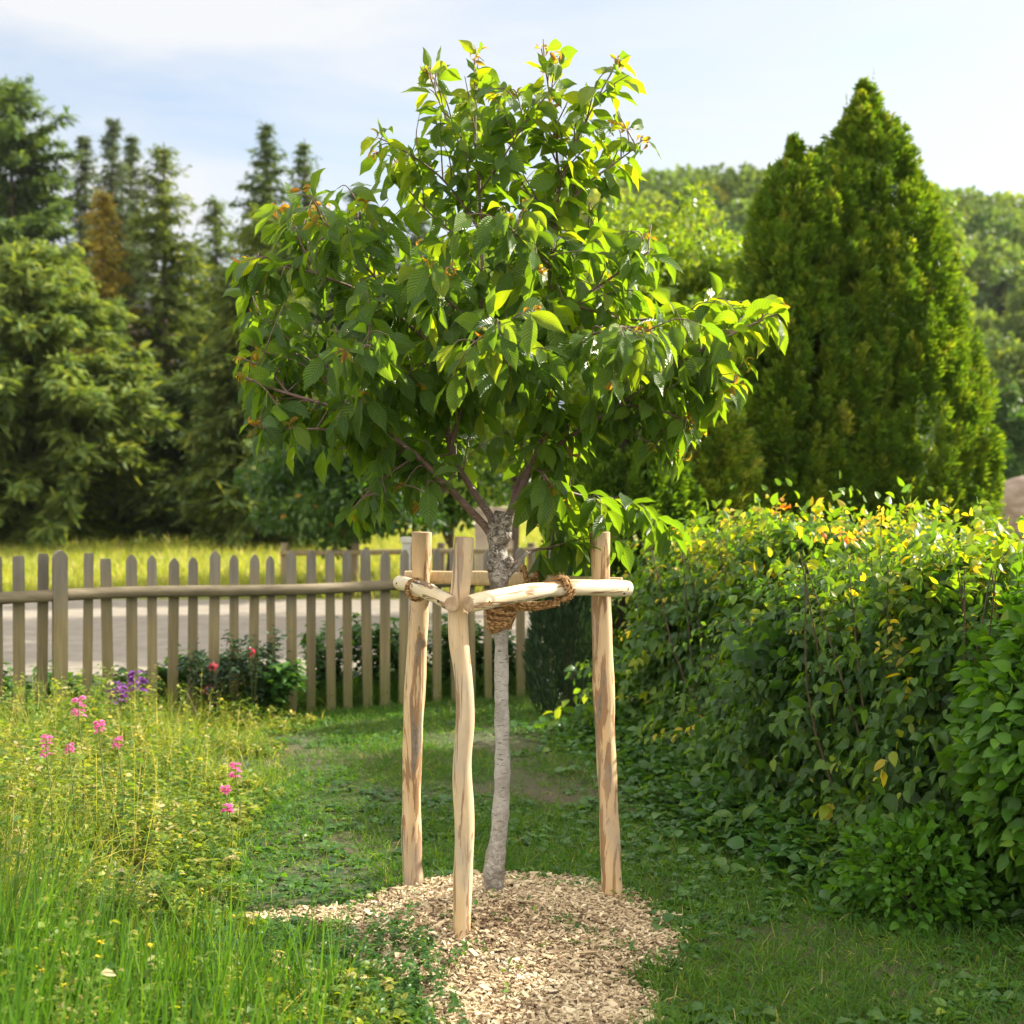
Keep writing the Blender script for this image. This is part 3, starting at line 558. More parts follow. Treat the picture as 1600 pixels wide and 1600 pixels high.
# ------------------------------------------------------------------ wood chips
M['chip'] = leafmat('wood_chip', [(0, (.10, .065, .04)), (.25, (.32, .22, .13)), (.5, (.49, .38, .235)), (.82, (.64, .52, .34)), (1, (.76, .65, .46))], .0, (1, 1, 1), .75, .2, False, .12, 60)
n = 90000; x = rng.uniform(-1.2, .95, n); y = rng.uniform(4.2, 6.9, n); mk = mulch_mask(x, y); ok = mk > rng.random(n)**2*.24-.07-.10*(rng.random(n) < .08)
x, y = x[ok], y[ok]; n = len(x); a = rng.uniform(0, 6.283, n); tl = rng.normal(0, .28, n); tl2 = rng.normal(0, .35, n)
ln = rng.lognormal(-3.95, .5, n)*.36+.003; wd = ln*rng.uniform(.2, .5, n); hh = rng.uniform(.0012, .003, n)
ax0 = np.stack([np.cos(a)*np.cos(tl), np.sin(a)*np.cos(tl), np.sin(tl)], 1); ax1 = unit(np.cross(np.stack([0*a, 0*a, 1+0*a], 1), ax0)+np.stack([0*a, 0*a, tl2], 1)); ax1 = unit(ax1-ax0*(ax0*ax1).sum(1, keepdims=True)); ax2 = np.cross(ax0, ax1)
c = np.stack([x, y, gz(x, y)+rng.random(n)**1.5*.022+.002], 1)
g8 = np.array([[i, j, k] for i in (-1, 1) for j in (-1, 1) for k in (-1, 1)], float); jit = 1+rng.uniform(-.35, .1, (n, 8))
v = c[:, None]+g8[None, :, 0, None]*(ln*1.0)[:, None, None]*ax0[:, None]*jit[..., None]+g8[None, :, 1, None]*wd[:, None, None]*ax1[:, None]*jit[..., None]+g8[None, :, 2, None]*hh[:, None, None]*ax2[:, None]
f6 = np.array([[0, 1, 3, 2], [4, 6, 7, 5], [0, 4, 5, 1], [2, 3, 7, 6], [0, 2, 6, 4], [1, 5, 7, 3]])
cb = MB(); cb.add(v, (f6[None]+(np.arange(n)*8)[:, None, None]).reshape(-1, 4), None, np.repeat(np.clip(rng.normal(.5, .26, n)+.5*(fbm(x*5, y*5, 0, 2)-.5), 0, 1), 8))
tag(cb.build('wood_chips', M['chip'], None, False), 'pale wood chips mounded round the foot of the cherry tree', 'wood chips', kind='stuff')

# ------------------------------------------------------------------ lawn
def hedge_front(y): return .86+.20*(9.5-y)+.06*np.sin(y*2.3)+1.1*np.clip(6.25-y, 0, 9)       # x of the hedge's foot
def meadow_edge(y): return -1.55-.0*(y)+.75*np.clip((6.4-y)/1.4, 0, 1.2)+.12*np.sin(y*3)-.25*np.clip((y-8)/2, 0, 1)
def fence_y(x): return 11.6+.5*(x+1.1)
def scatter(n, x0, x1, y0, y1, seed=0):
    v = rng.random(n); y = y0*(y1/y0)**v if y0 > 0 else rng.uniform(y0, y1, n)   # denser near
    return rng.uniform(x0, x1, n), y
gm = MB(); x, y = scatter(270000, -2.6, 2.9, 4.0, 12.6)
d = fbm(x*1.1, y*1.1, 0, 21); bare = .6*np.exp(-(((x+1.05)/.5)**2+((y-7.1)/.7)**2))+.5*np.exp(-(((x-1.0)/.25)**2+((y-5.6)/.35)**2))+.5*np.exp(-(((x+1.3)/.5)**2+((y-9.3)/.4)**2))
keep = (rng.random(len(x)) < np.clip((d-.30)*5, .10, 1)*(1-bare)) & (mulch_mask(x, y) < rng.random(len(x))*.05-.02) & (x < hedge_front(y)+.15) & (y < fence_y(x)+1.0) & (x > meadow_edge(y)-.2)
x, y = x[keep], y[keep]; n = len(x); hgt = rng.uniform(.02, .065, n)*(.6+fbm(x*3, y*3, 0, 33)); tuft = fbm(x*6, y*6, 0, 5)
D = np.stack([rng.normal(0, .55, n), rng.normal(0, .55, n), np.ones(n)], 1)
leaves(gm, np.stack([x, y, gz(x, y)-.004], 1), D, hgt*1.5, rng.uniform(.0035, .0065, n), rdir(n), 0, rng.uniform(.2, 1.8, n), 0, 0, prof_blade, 3, 2, 0, np.clip(rng.normal(.42, .2, n)+.35*(tuft-.5)+.3*(rng.random(n) < .05), 0, 1))
tag(gm.build('grass', M['grass']), 'short patchy lawn grass around the wood chips', 'grass', kind='stuff')
# low broad weeds in the lawn and creeping over the hedge foot
wm = MB()
def rosette(mbx, x, y, z, L, k, mz, tint, prof=prof_heart, ww=.75, up=.5, spread=.05, droop=.9):
    n = len(x)*k; X = np.repeat(x, k); Y = np.repeat(y, k); Zz = np.repeat(z, k); a = rng.uniform(0, 6.283, n); Ls = np.repeat(L, k)*rng.uniform(.6, 1.2, n)
    rr_ = rng.random(n)*spread; P = np.stack([X+rr_*np.cos(a), Y+rr_*np.sin(a), Zz+rng.random(n)*np.repeat(mz, k)], 1)
    D = np.stack([np.cos(a), np.sin(a), rng.uniform(up*.3, up*1.4, n)], 1)
    leaves(mbx, P, D, Ls, Ls*ww*rng.uniform(.8, 1.15, n), A(0, 0, 1)[None]+0*D, rng.normal(0, .3, n), rng.uniform(.2, droop, n), rng.uniform(.05, .4, n), .2, prof, 5, 3, .08, np.clip(np.repeat(tint, k)+rng.normal(0, .12, n), 0, 1))
x, y = scatter(6500, -2.0, 2.6, 4.2, 11.5); d = fbm(x*1.6+9, y*1.6, 0, 44)
keep = (d > .46) & (mulch_mask(x, y) < .02) & (x < hedge_front(y)+.1) & (x > meadow_edge(y)-.3); x, y = x[keep], y[keep]
rosette(wm, x, y, gz(x, y), rng.uniform(.02, .06, len(x)), 5, rng.uniform(.005, .04, len(x)), rng.normal(.45, .15, len(x)), ww=.7)
x = rng.uniform(-.9, .9, 480); y = rng.uniform(4.7, 6.4, 480); k = (mulch_mask(x, y) > 0) & (fbm(x*5, y*5, 0, 3) > .5); x, y = x[k], y[k]     # seedlings in the chips
rosette(wm, x, y, gz(x, y)+.01, rng.uniform(.018, .035, len(x)), 5, rng.uniform(.01, .04, len(x)), rng.normal(.6, .1, len(x)), ww=.5, up=1.2, spread=.03)
tag(wm.build('lawn_weeds', M['weed']), 'small clover and dandelion leaves growing through the lawn', 'weeds', kind='stuff')
cm = MB(); n = 2600; y = rng.uniform(5.2, 10.6, n); dx = rng.exponential(.24, n); x = hedge_front(y)+.25-dx
keep = (mulch_mask(x, y) < -.1) & (rng.random(n) < np.clip(1.15-dx*1.1, .1, 1)); x, y, dx = x[keep], y[keep], dx[keep]
rosette(cm, x, y, gz(x, y), rng.uniform(.05, .095, len(x)), 6, np.clip(.24-dx*.35, .04, .24), rng.normal(.38, .16, len(x)), ww=.68, up=.9, spread=.10)
tag(cm.build('ground_cover', M['weed']), 'broad leaved creeping plants at the foot of the hedge', 'ground cover', kind='stuff')

# ------------------------------------------------------------------ wild meadow corner on the left
mm = MB(); x, y = scatter(120000, -5.2, -.3, 3.4, 10.9)
e = meadow_edge(y); keep = (x < e+.25*fbm(x*3, y*3, 0, 9)) & (y < fence_y(x)-.15) & (x > -.44*y) & (rng.random(len(x)) < np.clip((fbm(x*1.2, y*1.2, 0, 61)-.28)*4, .25, 1)); x, y = x[keep], y[keep]; n = len(x)
inn = np.clip((meadow_edge(y)-x)/.9, 0, 1); hgt = (.07+.62*inn*fbm(x*1.6, y*1.6, 0, 13)**2)*rng.uniform(.6, 1.5, n)
leaves(mm, np.stack([x, y, gz(x, y)-.01], 1), np.stack([rng.normal(0, .38, n), rng.normal(0, .38, n), np.ones(n)], 1), hgt*1.25, rng.uniform(.003, .007, n), rdir(n), 0, rng.uniform(.1, 1.6, n), 0, 0, prof_blade, 4, 2, 0, np.clip(rng.normal(.44, .24, n)+.9*(fbm(x*2, y*2, 0, 70)-.5), 0, 1))
tag(mm.build('wild_grass', M['meadow']), 'sunlit wild grass in the corner before the picket fence', 'grass', kind='stuff')
wl = MB(); x, y = scatter(11000, -5.0, -.2, 3.9, 10.8); keep = (x < meadow_edge(y)+.35*fbm(x*4, y*4, 0, 6)) & (y < fence_y(x)-.15) & (x > -.44*y) & (fbm(x*1.7, y*1.7, 0, 15) > .42); x, y = x[keep], y[keep]; n = len(x)
inn = np.clip((meadow_edge(y)-x)/.9, 0, 1); hs = (.08+.34*inn)*rng.uniform(.4, 1.4, n); K = 20
X = np.repeat(x, K); Yy = np.repeat(y, K); hh = np.repeat(hs, K)*rng.random(n*K); lean = np.repeat(rng.normal(0, .12, (n, 2)), K, 0); a = rng.uniform(0, 6.283, n*K)
P = np.stack([X+lean[:, 0]*hh, Yy+lean[:, 1]*hh, gz(X, Yy)+hh], 1); Ls = rng.uniform(.02, .055, n*K)
leaves(wl, P, np.stack([np.cos(a), np.sin(a), rng.uniform(0, 1.0, n*K)], 1), Ls, Ls*rng.uniform(.28, .6, n*K), A(0, 0, 1)[None]+np.zeros((n*K, 3)), rng.normal(0, .5, n*K), .6, .3, .2, prof_ovate, 3, 3, 0, np.clip(np.repeat(rng.normal(.45, .22, n), K)+rng.normal(0, .12, n*K)+.35*(rng.random(n*K) < .05), 0, 1))
tag(wl.build('wild_herbs', M['meadow']), 'small leaved wild herbs mixed into the sunlit grass', 'herbs', kind='stuff')
sk = MB(); n = 230; y = rng.uniform(5.6, 10.2, n); x = meadow_edge(y)-.1-rng.random(n)**.8*2.4; k = (x > -.43*y) & (y < fence_y(x)-.2); x, y = x[k], y[k]; n = len(x); hgt = rng.uniform(.28, .62, n); dd = unit(np.stack([rng.normal(0, .14, n), rng.normal(0, .14, n), np.ones(n)], 1)); P = np.stack([x, y, gz(x, y)], 1)
leaves(sk, P, dd, hgt, .0028, rdir(n), 0, .25, 0, 0, lambda t: np.ones_like(t), 5, 2, 0, np.clip(rng.normal(.85, .1, n), 0, 1))
K = 14; tp = rng.uniform(.68, 1.0, (n, K)); Q = (P[:, None]+dd[:, None]*(hgt[:, None]*tp*.97)[..., None]-A(0, 0, 1)*(.055*hgt[:, None]*tp*tp)[..., None]).reshape(-1, 3)
leaves(sk, Q, rdir(n*K, .8), rng.uniform(.008, .022, n*K), .006, rdir(n*K), 0, 0, 0, 0, prof_ovate, 2, 2, 0, np.clip(rng.normal(.93, .08, n*K), 0, 1))
tag(sk.build('seed_stalks', M['meadow']), 'pale dry seed stalks standing over the sunlit wild corner', 'grass', kind='stuff')
fb = MB(); n = 2600; y = rng.uniform(3.3, 4.9, n); x = -.37*y+rng.random(n)**1.5*1.15*(y/4.2)-.15                              # tall blades nearest the camera
leaves(fb, np.stack([x, y, 0*x-.01], 1), np.stack([rng.normal(.04, .16, n), rng.normal(0, .16, n), np.ones(n)], 1), rng.uniform(.18, .72, n)*(.5+fbm(x*4, y*4, 0, 12))*np.clip(1.15-(x+1.7)*.6, .4, 1.2), rng.uniform(.006, .011, n), rdir(n), 0, rng.uniform(0, .8, n), 0, 0, prof_blade, 8, 2, 0, np.clip(rng.normal(.42, .14, n), 0, 1))
tag(fb.build('tall_grass', M['grass']), 'tall soft grass blades nearest the camera', 'grass', kind='stuff')
lw = MB(); n = 420; y = rng.uniform(4.25, 5.5, n); x = rng.uniform(-1.5, -.22, n)+.25*(4.9-y); K = 20                             # leafy sprigs before the chips
hs = rng.uniform(.04, .15, n); X = np.repeat(x, K); Yy = np.repeat(y, K); hh = np.repeat(hs, K)*rng.random(n*K); lean = np.repeat(rng.normal(0, .5, (n, 2)), K, 0); a = rng.uniform(0, 6.283, n*K)
Ls = rng.uniform(.016, .034, n*K); leaves(lw, np.stack([X+lean[:, 0]*hh, Yy+lean[:, 1]*hh, gz(X, Yy)+hh], 1), np.stack([np.cos(a), np.sin(a), rng.uniform(-.1, .8, n*K)], 1), Ls, Ls*rng.uniform(.45, .6, n*K), A(0, 0, 1)[None]+np.zeros((n*K, 3)), rng.normal(0, .4, n*K), .5, .3, .1, prof_ovate, 3, 3, 0, np.clip(rng.normal(.3, .18, n*K), 0, 1))
tag(lw.build('low_sprigs', M['weed']), 'low dark leafy sprigs creeping over the front edge of the chips', 'weeds', kind='stuff')

# ------------------------------------------------------------------ flowers
M['pink'] = leafmat('pink_petal', [(0, (.55, .10, .30)), (1, (.80, .24, .50))], .4, (1.3, 1.0, 1.2), .5, .3)
M['red'] = leafmat('rose_petal', [(0, (.60, .01, .05)), (.7, (.75, .03, .14)), (1, (.85, .75, .70))], .35, (1.3, 1, 1), .45, .3)
M['purple'] = leafmat('purple_petal', [(0, (.12, .04, .20)), (1, (.30, .09, .34))], .3, (1.3, 1, 1.3), .5, .3)
M['yellow'] = leafmat('yellow_petal', [(0, (.65, .50, .03)), (1, (.8, .70, .06))], .35, (1.2, 1.1, .8), .5, .3)
def flower_spike(px, py, Y, hgt, w_, mt, label, cat='flower', name='flower_spike'):
    P = W3(px, py, Y); g = float(gz(P[0], P[1])); o = thing(name, label, cat, (P[0], P[1], g))
    top = P+A(0, 0, hgt/2); sb = MB(); tube(sb, spline([A(P[0]+.02, P[1], g), (P+A(P[0]+.02, P[1], g))/2+A(.015, 0, 0), P-A(0, 0, hgt*.5), top], 14), np.linspace(.004, .002, 14), 6); 
    sb.build('stem', M['stem'], o)
    n = 26; t = rng.random(n); a = rng.uniform(0, 6.283, n); rr_ = w_*.3*(1.1-t*.7)
    b = MB(); leaves(b, np.stack([P[0]+rr_*np.cos(a)*.5, P[1]+rr_*np.sin(a)*.5, P[2]-hgt/2+hgt*t], 1), np.stack([np.cos(a), np.sin(a), .4-0*a], 1), w_*.55, w_*.42, A(0, 0, 1)[None]+np.zeros((n, 3)), 0, .6, .5, .3, prof_ovate, 4, 3, 0, rng.random(n)); b.build('blossom', mt, o)
    n = 12; z = rng.random(n)*(P[2]-g-hgt*.5)*.8; a = rng.uniform(0, 6.283, n)
    b = MB(); leaves(b, np.stack([P[0]+.01+0*z, P[1]+0*z, g+z], 1), np.stack([np.cos(a), np.sin(a), .6+0*a], 1), .07, .018, A(0, 0, 1)[None]+np.zeros((n, 3)), 0, .8, .3, .2, prof_ovate, 4, 3, 0, rng.uniform(.4, .8, n)); b.build('leaves', M['meadow'], o)
flower_spike(123, 1103, 7.3, .12, .07, M['pink'], 'tall pink flower spike just right of the thick fence post, highest of the pink spikes')
flower_spike(155, 1136, 7.0, .06, .055, M['pink'], 'short round pink flower head below and right of the highest pink spike')
flower_spike(73, 1165, 6.6, .10, .055, M['pink'], 'mauve pink flower spike at the left, before the thick fence post')
flower_spike(108, 1170, 6.8, .05, .045, M['pink'], 'faded small pink flower head between the mauve spike and the round head')
flower_spike(184, 1160, 7.2, .05, .05, M['pink'], 'dull pink flower head low in the grass, rightmost of the left corner group')
flower_spike(368, 1203, 7.4, .09, .06, M['pink'], 'pink drooping flower at the edge of the lawn, top one of three')
flower_spike(352, 1233, 7.1, .045, .05, M['pink'], 'small pink flower at the edge of the lawn, middle one of three')
flower_spike(355, 1264, 6.9, .045, .055, M['pink'], 'dull pink flower at the edge of the lawn, lowest of three')
flower_spike(214, 1068, 9.6, .16, .13, M['purple'], 'large purple flower cluster before the fence, right one of the pair')
flower_spike(184, 1082, 9.4, .14, .12, M['purple'], 'darker purple flower cluster before the fence, left one of the pair')
for i, (px, py, Y, lab) in enumerate(((158, 1473, 4.3, 'yellow flower head highest above the tall grass'), (235, 1478, 4.35, 'yellow flower head furthest right in the tall grass'), (66, 1518, 4.1, 'yellow flower head in the tall grass by the left side'),
        (100, 1540, 4.05, 'yellow flower head low in the tall grass, middle of the five'), (155, 1496, 4.2, 'small yellow flower head just under the highest one'))):
    P = W3(px, py, Y); o = thing('yellow_flower', lab, 'flower', (P[0], P[1], 0), 'yellow flowers in the tall grass'); b = MB()
    tube(b, spline([A(P[0]-.02, P[1], 0), A(P[0], P[1], P[2]*.5), P], 10), .002, 5); b.build('stem', M['stem'], o); n = 22; a = rng.uniform(0, 6.283, n)
    b = MB(); leaves(b, P[None]+np.zeros((n, 3)), np.stack([np.cos(a), np.sin(a), rng.uniform(.2, 1.2, n)], 1), .016, .005, A(0, 0, 1)[None]+np.zeros((n, 3)), 0, .3, .2, .2, prof_ovate, 3, 2, 0, rng.random(n)); b.build('blossom', M['yellow'], o)

# ------------------------------------------------------------------ picket fence
fn = thing('picket_fence', 'weathered wooden picket fence with one round rail and pointed pickets', 'fence', (-1.1, 11.6, 0))
fd = unit(A(1, .5, 0)); fnrm = unit(A(.5, -1, 0))        # along, and towards the camera
def picket(s, w_, h, th, flat=False, off=0.0, tilt=0.0, name='picket'):
    c = A(-1.1, 11.6, 0)+fd*s+fnrm*off; zz_ = [0, h*.5, h-.055, h-.028, h]; ww = [1, 1, 1, .78, .22] if not flat else [1, 1, 1, 1, .85]
    mb = MB(); V = []
    for z, k in zip(zz_, ww):
        for a, b in ((-1, -1), (1, -1), (1, 1), (-1, 1)): V.append(c+fd*(a*w_/2*k+tilt*z)+fnrm*(-b*th/2)+A(0, 0, z+float(gz(c[0], c[1]))-.02))
    f = [[4*i+a, 4*i+(a+1) % 4, 4*i+4+(a+1) % 4, 4*i+4+a] for i in range(4) for a in range(4)]+[[16, 17, 18, 19], [3, 2, 1, 0]]
    mb.add(V, f); mb.build(name, M['fence'], fn, False, loc=c)
s = -4.62; i = 0
while s < 1.75:
    if abs(s+2.69) > .09: picket(s+rng.normal(0, .006), .081*rng.uniform(.82, 1.1), 1.385*rng.uniform(.97, 1.012), .022, flat=(s < -2.75 or -2.62 < s < -2.2), tilt=rng.normal(0, .011))
    s += .165
picket(-2.69, .105, 1.425, .10, off=.062, name='post'); picket(.35, .10, 1.45, .10, off=-.09, name='post')
mb = MB(); q = np.linspace(-4.8, 1.7, 60); tube(mb, A(-1.1, 11.6, 1.055)+fd*q[:, None]+fnrm*.055+A(0, 0, 1)*(.012*np.sin(q*2.1))[:, None], .046, 14, rough=.06, nf=8); mb.build('rail', M['rail'], fn)

# ------------------------------------------------------------------ shrubs, plants
def foliage_volume(mb, pts_fn, n, L, Wr, tint_mu, tint_sd, prof, up, ns=3, na=3, droop=.6, fold=.3, out_w=1.0, top_tint=0.0):
    P, O = pts_fn(n); n = len(P); D = unit(O*out_w+rdir(n)*.7+A(0, 0, up)); Ls = L*rng.uniform(.6, 1.25, n)
    T = np.clip(rng.normal(tint_mu, tint_sd, n)+top_tint, 0, 1); leaves(mb, P, D, Ls, Ls*Wr*rng.uniform(.8, 1.2, n), O+A(0, 0, .8)+rdir(n)*.5, rng.normal(0, .5, n), droop, fold, rng.normal(.1, .3, n), prof, ns, na, 0, T)
def ell(c, r, lump=.18, shell=.35, lf_=2.2, zmin=0.0, seed=0):
    c, r = np.asarray(c, float), np.asarray(r, float)
    def f(n):
        u = rdir(n); q = u*lf_+c; rad = 1+lump*2*(fbm(q[:, 0]+seed, q[:, 1], q[:, 2], seed)-.5); d = 1-shell*rng.random(n)**1.6
        P = c+u*r*(rad*d)[:, None]; k = P[:, 2] > zmin; return P[k], unit(u[k]/r)
    return f
def stems(mb, c, h, spread, n, r):
    for _ in range(n):
        a = rng.uniform(0, 6.283); e = A(c[0]+spread*math.cos(a)*rng.random(), c[1]+spread*math.sin(a)*rng.random(), c[2]+h*rng.uniform(.6, 1)); 
        tube(mb, spline([A(*c)+A(rng.normal(0, .04), rng.normal(0, .04), -.03), (A(*c)+e)/2+A(0, 0, h*.1), e], 10), np.linspace(r, r*.35, 10), 6, rough=.1)
def shrub(name, label, cat, c, r, mt, n, L, Wr, prof=prof_ovate, lump=.2, shell=.45, lf_=2.2, up=.2, tmu=.4, tsd=.2, group=None, ns=3, na=3, stemr=.02, droop=.6, toptint=0.0):
    g = float(gz(c[0], c[1])); o = thing(name, label, cat, (c[0], c[1], g), group); b = MB(); stems(b, (c[0], c[1], g), c[2]+r[2]*.6-g, min(r[0], r[1])*.7, 9, stemr); b.build('stem', M['twig'], o)
    b = MB(); foliage_volume(b, ell(c, r, lump, shell, lf_, g, int(abs(c[0]*37)) % 50), n, L, Wr, tmu, tsd, prof, up, ns, na, droop); b.build('foliage', mt, o); return o

# the hedge on the right
hg = thing('hedge', 'dense shoulder high hedge of broad green leaves with yellow and orange tips', 'hedge', (1.9, 7, 0))
def hedge_pts(n, top):
    y = rng.uniform(5.3, 10.3, n); hfull = 1.34+.38*(fbm(y*1.3, 0*y, 0, 31)-.5)*2
    fx = hedge_front(y)+.30
    if top:
        x = fx+rng.random(n)*1.5; z = hfull+.20*(fbm(x*2.6, y*2.6, 0, 17)-.5)*2-rng.exponential(.07, n); rnd = np.clip((x-fx)/.25, 0, 1); z = z-(1-rnd)**2*.22
        O = np.stack([-.3+0*x, -.2+0*x, 1+0*x], 1)
    else:
        z = rng.random(n)**.85*hfull; lean = .34*(1-z/1.6)**2+.05*np.sin(z*5+y*3)
        x = fx-lean+.30*(fbm(y*2.4, z*2.4, 0, 23)-.5)*2+rng.random(n)**1.7*.5; O = np.stack([-1+0*x, -.45+0*x, .25+0*x], 1)
        x = np.where(z > hfull-.22, x+.35*((z-hfull+.22)/.22)**2, x)
    end = np.clip((y-10.1)/.5, 0, 1); z = z*(1-.25*end**2)
    return np.stack([x, y, np.maximum(z, .01)], 1), unit(O)
hbm = MB(); hst = MB()
def shoots(mbx, stm, P, O, T0, K, ln, size, upb, droopv, prof=prof_heart, stem_every=9, wr=(.5, .72), inset=.24):
    n = len(P); Ls = rng.uniform(*ln, n); D = unit(O*.8+rdir(n)*.75+A(0, 0, 1)*np.asarray(upb)[:, None]); base = P-O*inset; sz = rng.uniform(*size, n)*(.7+.6*rng.random(n)**2)*np.where(P[:, 2] < 1.1, 1.25, 1.0)
    t = (np.arange(K)+rng.random((n, K))*.8)/K; q = base[:, None]+D[:, None]*(Ls[:, None]*t)[..., None]; q[..., 2] -= droopv*Ls[:, None]*t*t
    tang = D[:, None]-A(0, 0, 1)*(2*droopv*t)[..., None]; a = (np.arange(K)*2.5)[None]+rng.random((n, 1))*6.283; u1 = unit(np.cross(D, A(.03, .02, 1))); u2 = np.cross(D, u1)
    sd = u1[:, None]*np.cos(a)[..., None]+u2[:, None]*np.sin(a)[..., None]
    LD_ = unit(tang*.6+sd*.85+A(0, 0, -.25)).reshape(-1, 3); Pq = q.reshape(-1, 3); N_ = len(Pq); Lz = np.repeat(sz, K)*rng.uniform(.6, 1.25, N_)*(1.12-.45*t.ravel())
    tt_ = np.repeat(T0, K)+rng.normal(0, .09, N_)+.12*t.ravel(); Oq = np.repeat(O, K, 0)
    k = Pq[:, 2] > .005
    leaves(mbx, Pq[k], LD_[k], Lz[k]*1.15, (Lz*rng.uniform(*wr, N_))[k], (Oq+A(0, 0, .9)+rdir(N_)*.45)[k], rng.normal(0, .5, k.sum()), rng.uniform(.1, 1.3, k.sum()), rng.uniform(.1, .6, k.sum()), rng.normal(.2, .3, k.sum()), prof, 5, 3, .07, np.clip(tt_, 0, .97)[k])
    for i in range(0, n, stem_every): tube(stm, q[i][::3], np.linspace(.003, .0012, len(q[i][::3])), 4, cap=False)
for top, n, tmu in ((False, 2700, .36), (True, 1500, .50)):
    P, O = hedge_pts(n, top); hole = fbm(P[:, 0]*.8+P[:, 1]*3.0, P[:, 2]*3.2, P[:, 1]*1.0, 77); k = hole > .36+.08*rng.normal(size=n); P, O = P[k], O[k]; n = len(P); z_ = P[:, 2]
    T0 = np.clip(rng.normal(tmu+.20*np.clip((z_-1.1)/.4, 0, 1)+.45*(fbm(P[:, 0]*1.3, P[:, 1]*1.3, z_*1.3, 40)-.5), .17), 0, .84); hot = rng.random(n) < (.055 if top else .012); T0[hot] = rng.uniform(.86, .92, hot.sum())
    shoots(hbm, hst, P, O, T0, 13, (.28, .62), (.045, .095), np.where(z_ > 1.15, .55, rng.normal(.05, .35, n)), .35 if not top else .2)
n = 15000; P, O = hedge_pts(n, False); P[:, 0] += .10+.5*rng.random(n); leaves(hbm, P, unit(O+rdir(n)), .085, .06, O+rdir(n)*.5, 0, .6, .3, .1, prof_heart, 4, 3, 0, np.clip(rng.normal(.3, .15, n), 0, .8))
n = 1500; P, O = hedge_pts(n, True); P[:, 2] += rng.random(n)**2*.30; Ls = rng.uniform(.05, .10, n)          # upright shoots above the top
leaves(hbm, P, rdir(n, 1.4), Ls, Ls*.5, rdir(n), 0, .5, .3, .2, prof_heart, 5, 3, .05, np.clip(rng.normal(.66, .13, n)+.25*(rng.random(n) < .15), 0, .97))
hbm.build('foliage', M['hedge'], hg)
b = hst
for i in range(120):
    y = rng.uniform(5.6, 10.3); x = hedge_front(y)+.35+rng.random()*1.1; e = A(x+rng.normal(-.1, .2), y+rng.normal(0, .2), 1.5); tube(b, spline([A(x, y, -.03), (A(x, y, 0)+e)/2+rng.normal(size=3)*.05, e], 8), np.linspace(.009, .003, 8), 5)
b.build('stem', M['twig'], hg)
b = MB()
for px, py, Y in ((1222, 795, 8.6), (1300, 830, 7.6), (1330, 838, 7.3)):
    c = W3(px, py, Y); n = 14; leaves(b, c+rng.normal(size=(n, 3))*A(.06, .06, .025), rdir(n, .2), .05, .028, rdir(n), 0, .8, .4, .8, prof_heart, 5, 3, .1, rng.uniform(.96, 1, n))
b.build('orange_leaves', M['hedge'], hg)['label'] = 'withered orange red leaves on top of the hedge'
shrub('leafy_shrub', 'bright green leafy shrub at the near end of the hedge', 'shrub', (2.62, 5.75, .80), (.66, .62, .84), M['shrub'], 11000, .075, .6, prof_heart, .22, .5, 3, .1, .35, .2, ns=4)
shrub('leafy_shrub', 'low bright green shrub spilling onto the grass at the foot of the hedge', 'shrub', (1.80, 5.95, .10), (.36, .40, .32), M['shrub'], 3600, .05, .6, prof_heart, .3, .6, 3, .3, .2, .15, ns=4, stemr=.006)
# the tall climbing sprigs on the hedge top get yellow flowers
o = thing('yellow_flower_sprig', 'yellow flower sprig standing above the hedge in front of the thuja', 'flower', tuple(W3(1375, 850, 7.0))); b = MB(); c = W3(1378, 812, 7.0)
tube(b, spline([W3(1375, 880, 7.0), W3(1376, 840, 7.0), c+A(0, 0, .03)], 8), .003, 5); b.build('stem', M['stem'], o); b = MB(); n = 30
leaves(b, c+rng.normal(size=(n, 3))*A(.02, .02, .035), rdir(n), .03, .02, rdir(n), 0, .3, .3, .4, prof_ovate, 3, 3, 0, rng.random(n)); b.build('blossom', M['yellow'], o)

# dark needle shrub at the fence end
def needle_shrub(label, c, r, n, L, mt, name='juniper_shrub', zt=1.3):
    g = float(gz(c[0], c[1])); o = thing(name, label, 'shrub', (c[0], c[1], g)); b = MB(); stems(b, (c[0], c[1], g), zt*.8, r*.4, 12, .012); b.build('stem', M['twig'], o)
    a = rng.uniform(0, 6.283, n); z = rng.random(n)**.8*zt; rr_ = r*np.interp(z/zt, [0, .3, .8, 1], [.75, 1, .75, .15])*(1-.5*rng.random(n)**2)*(.8+.4*fbm(a*2, z*4, 0, 3))
    P = np.stack([c[0]+rr_*np.cos(a), c[1]+rr_*np.sin(a), g+z], 1); D = np.stack([np.cos(a)*.35, np.sin(a)*.35, 1+0*a], 1)+rdir(n)*.3
    b = MB(); leaves(b, P, D, L*rng.uniform(.6, 1.3, n), L*.16, rdir(n), 0, 0, .2, 0, prof_blade, 2, 2, 0, rng.random(n)*.8); b.build('foliage', mt, o)
needle_shrub('dark blue green upright shrub at the end of the picket fence', (.47, 11.2), .34, 9000, .09, M['darkshrub'])

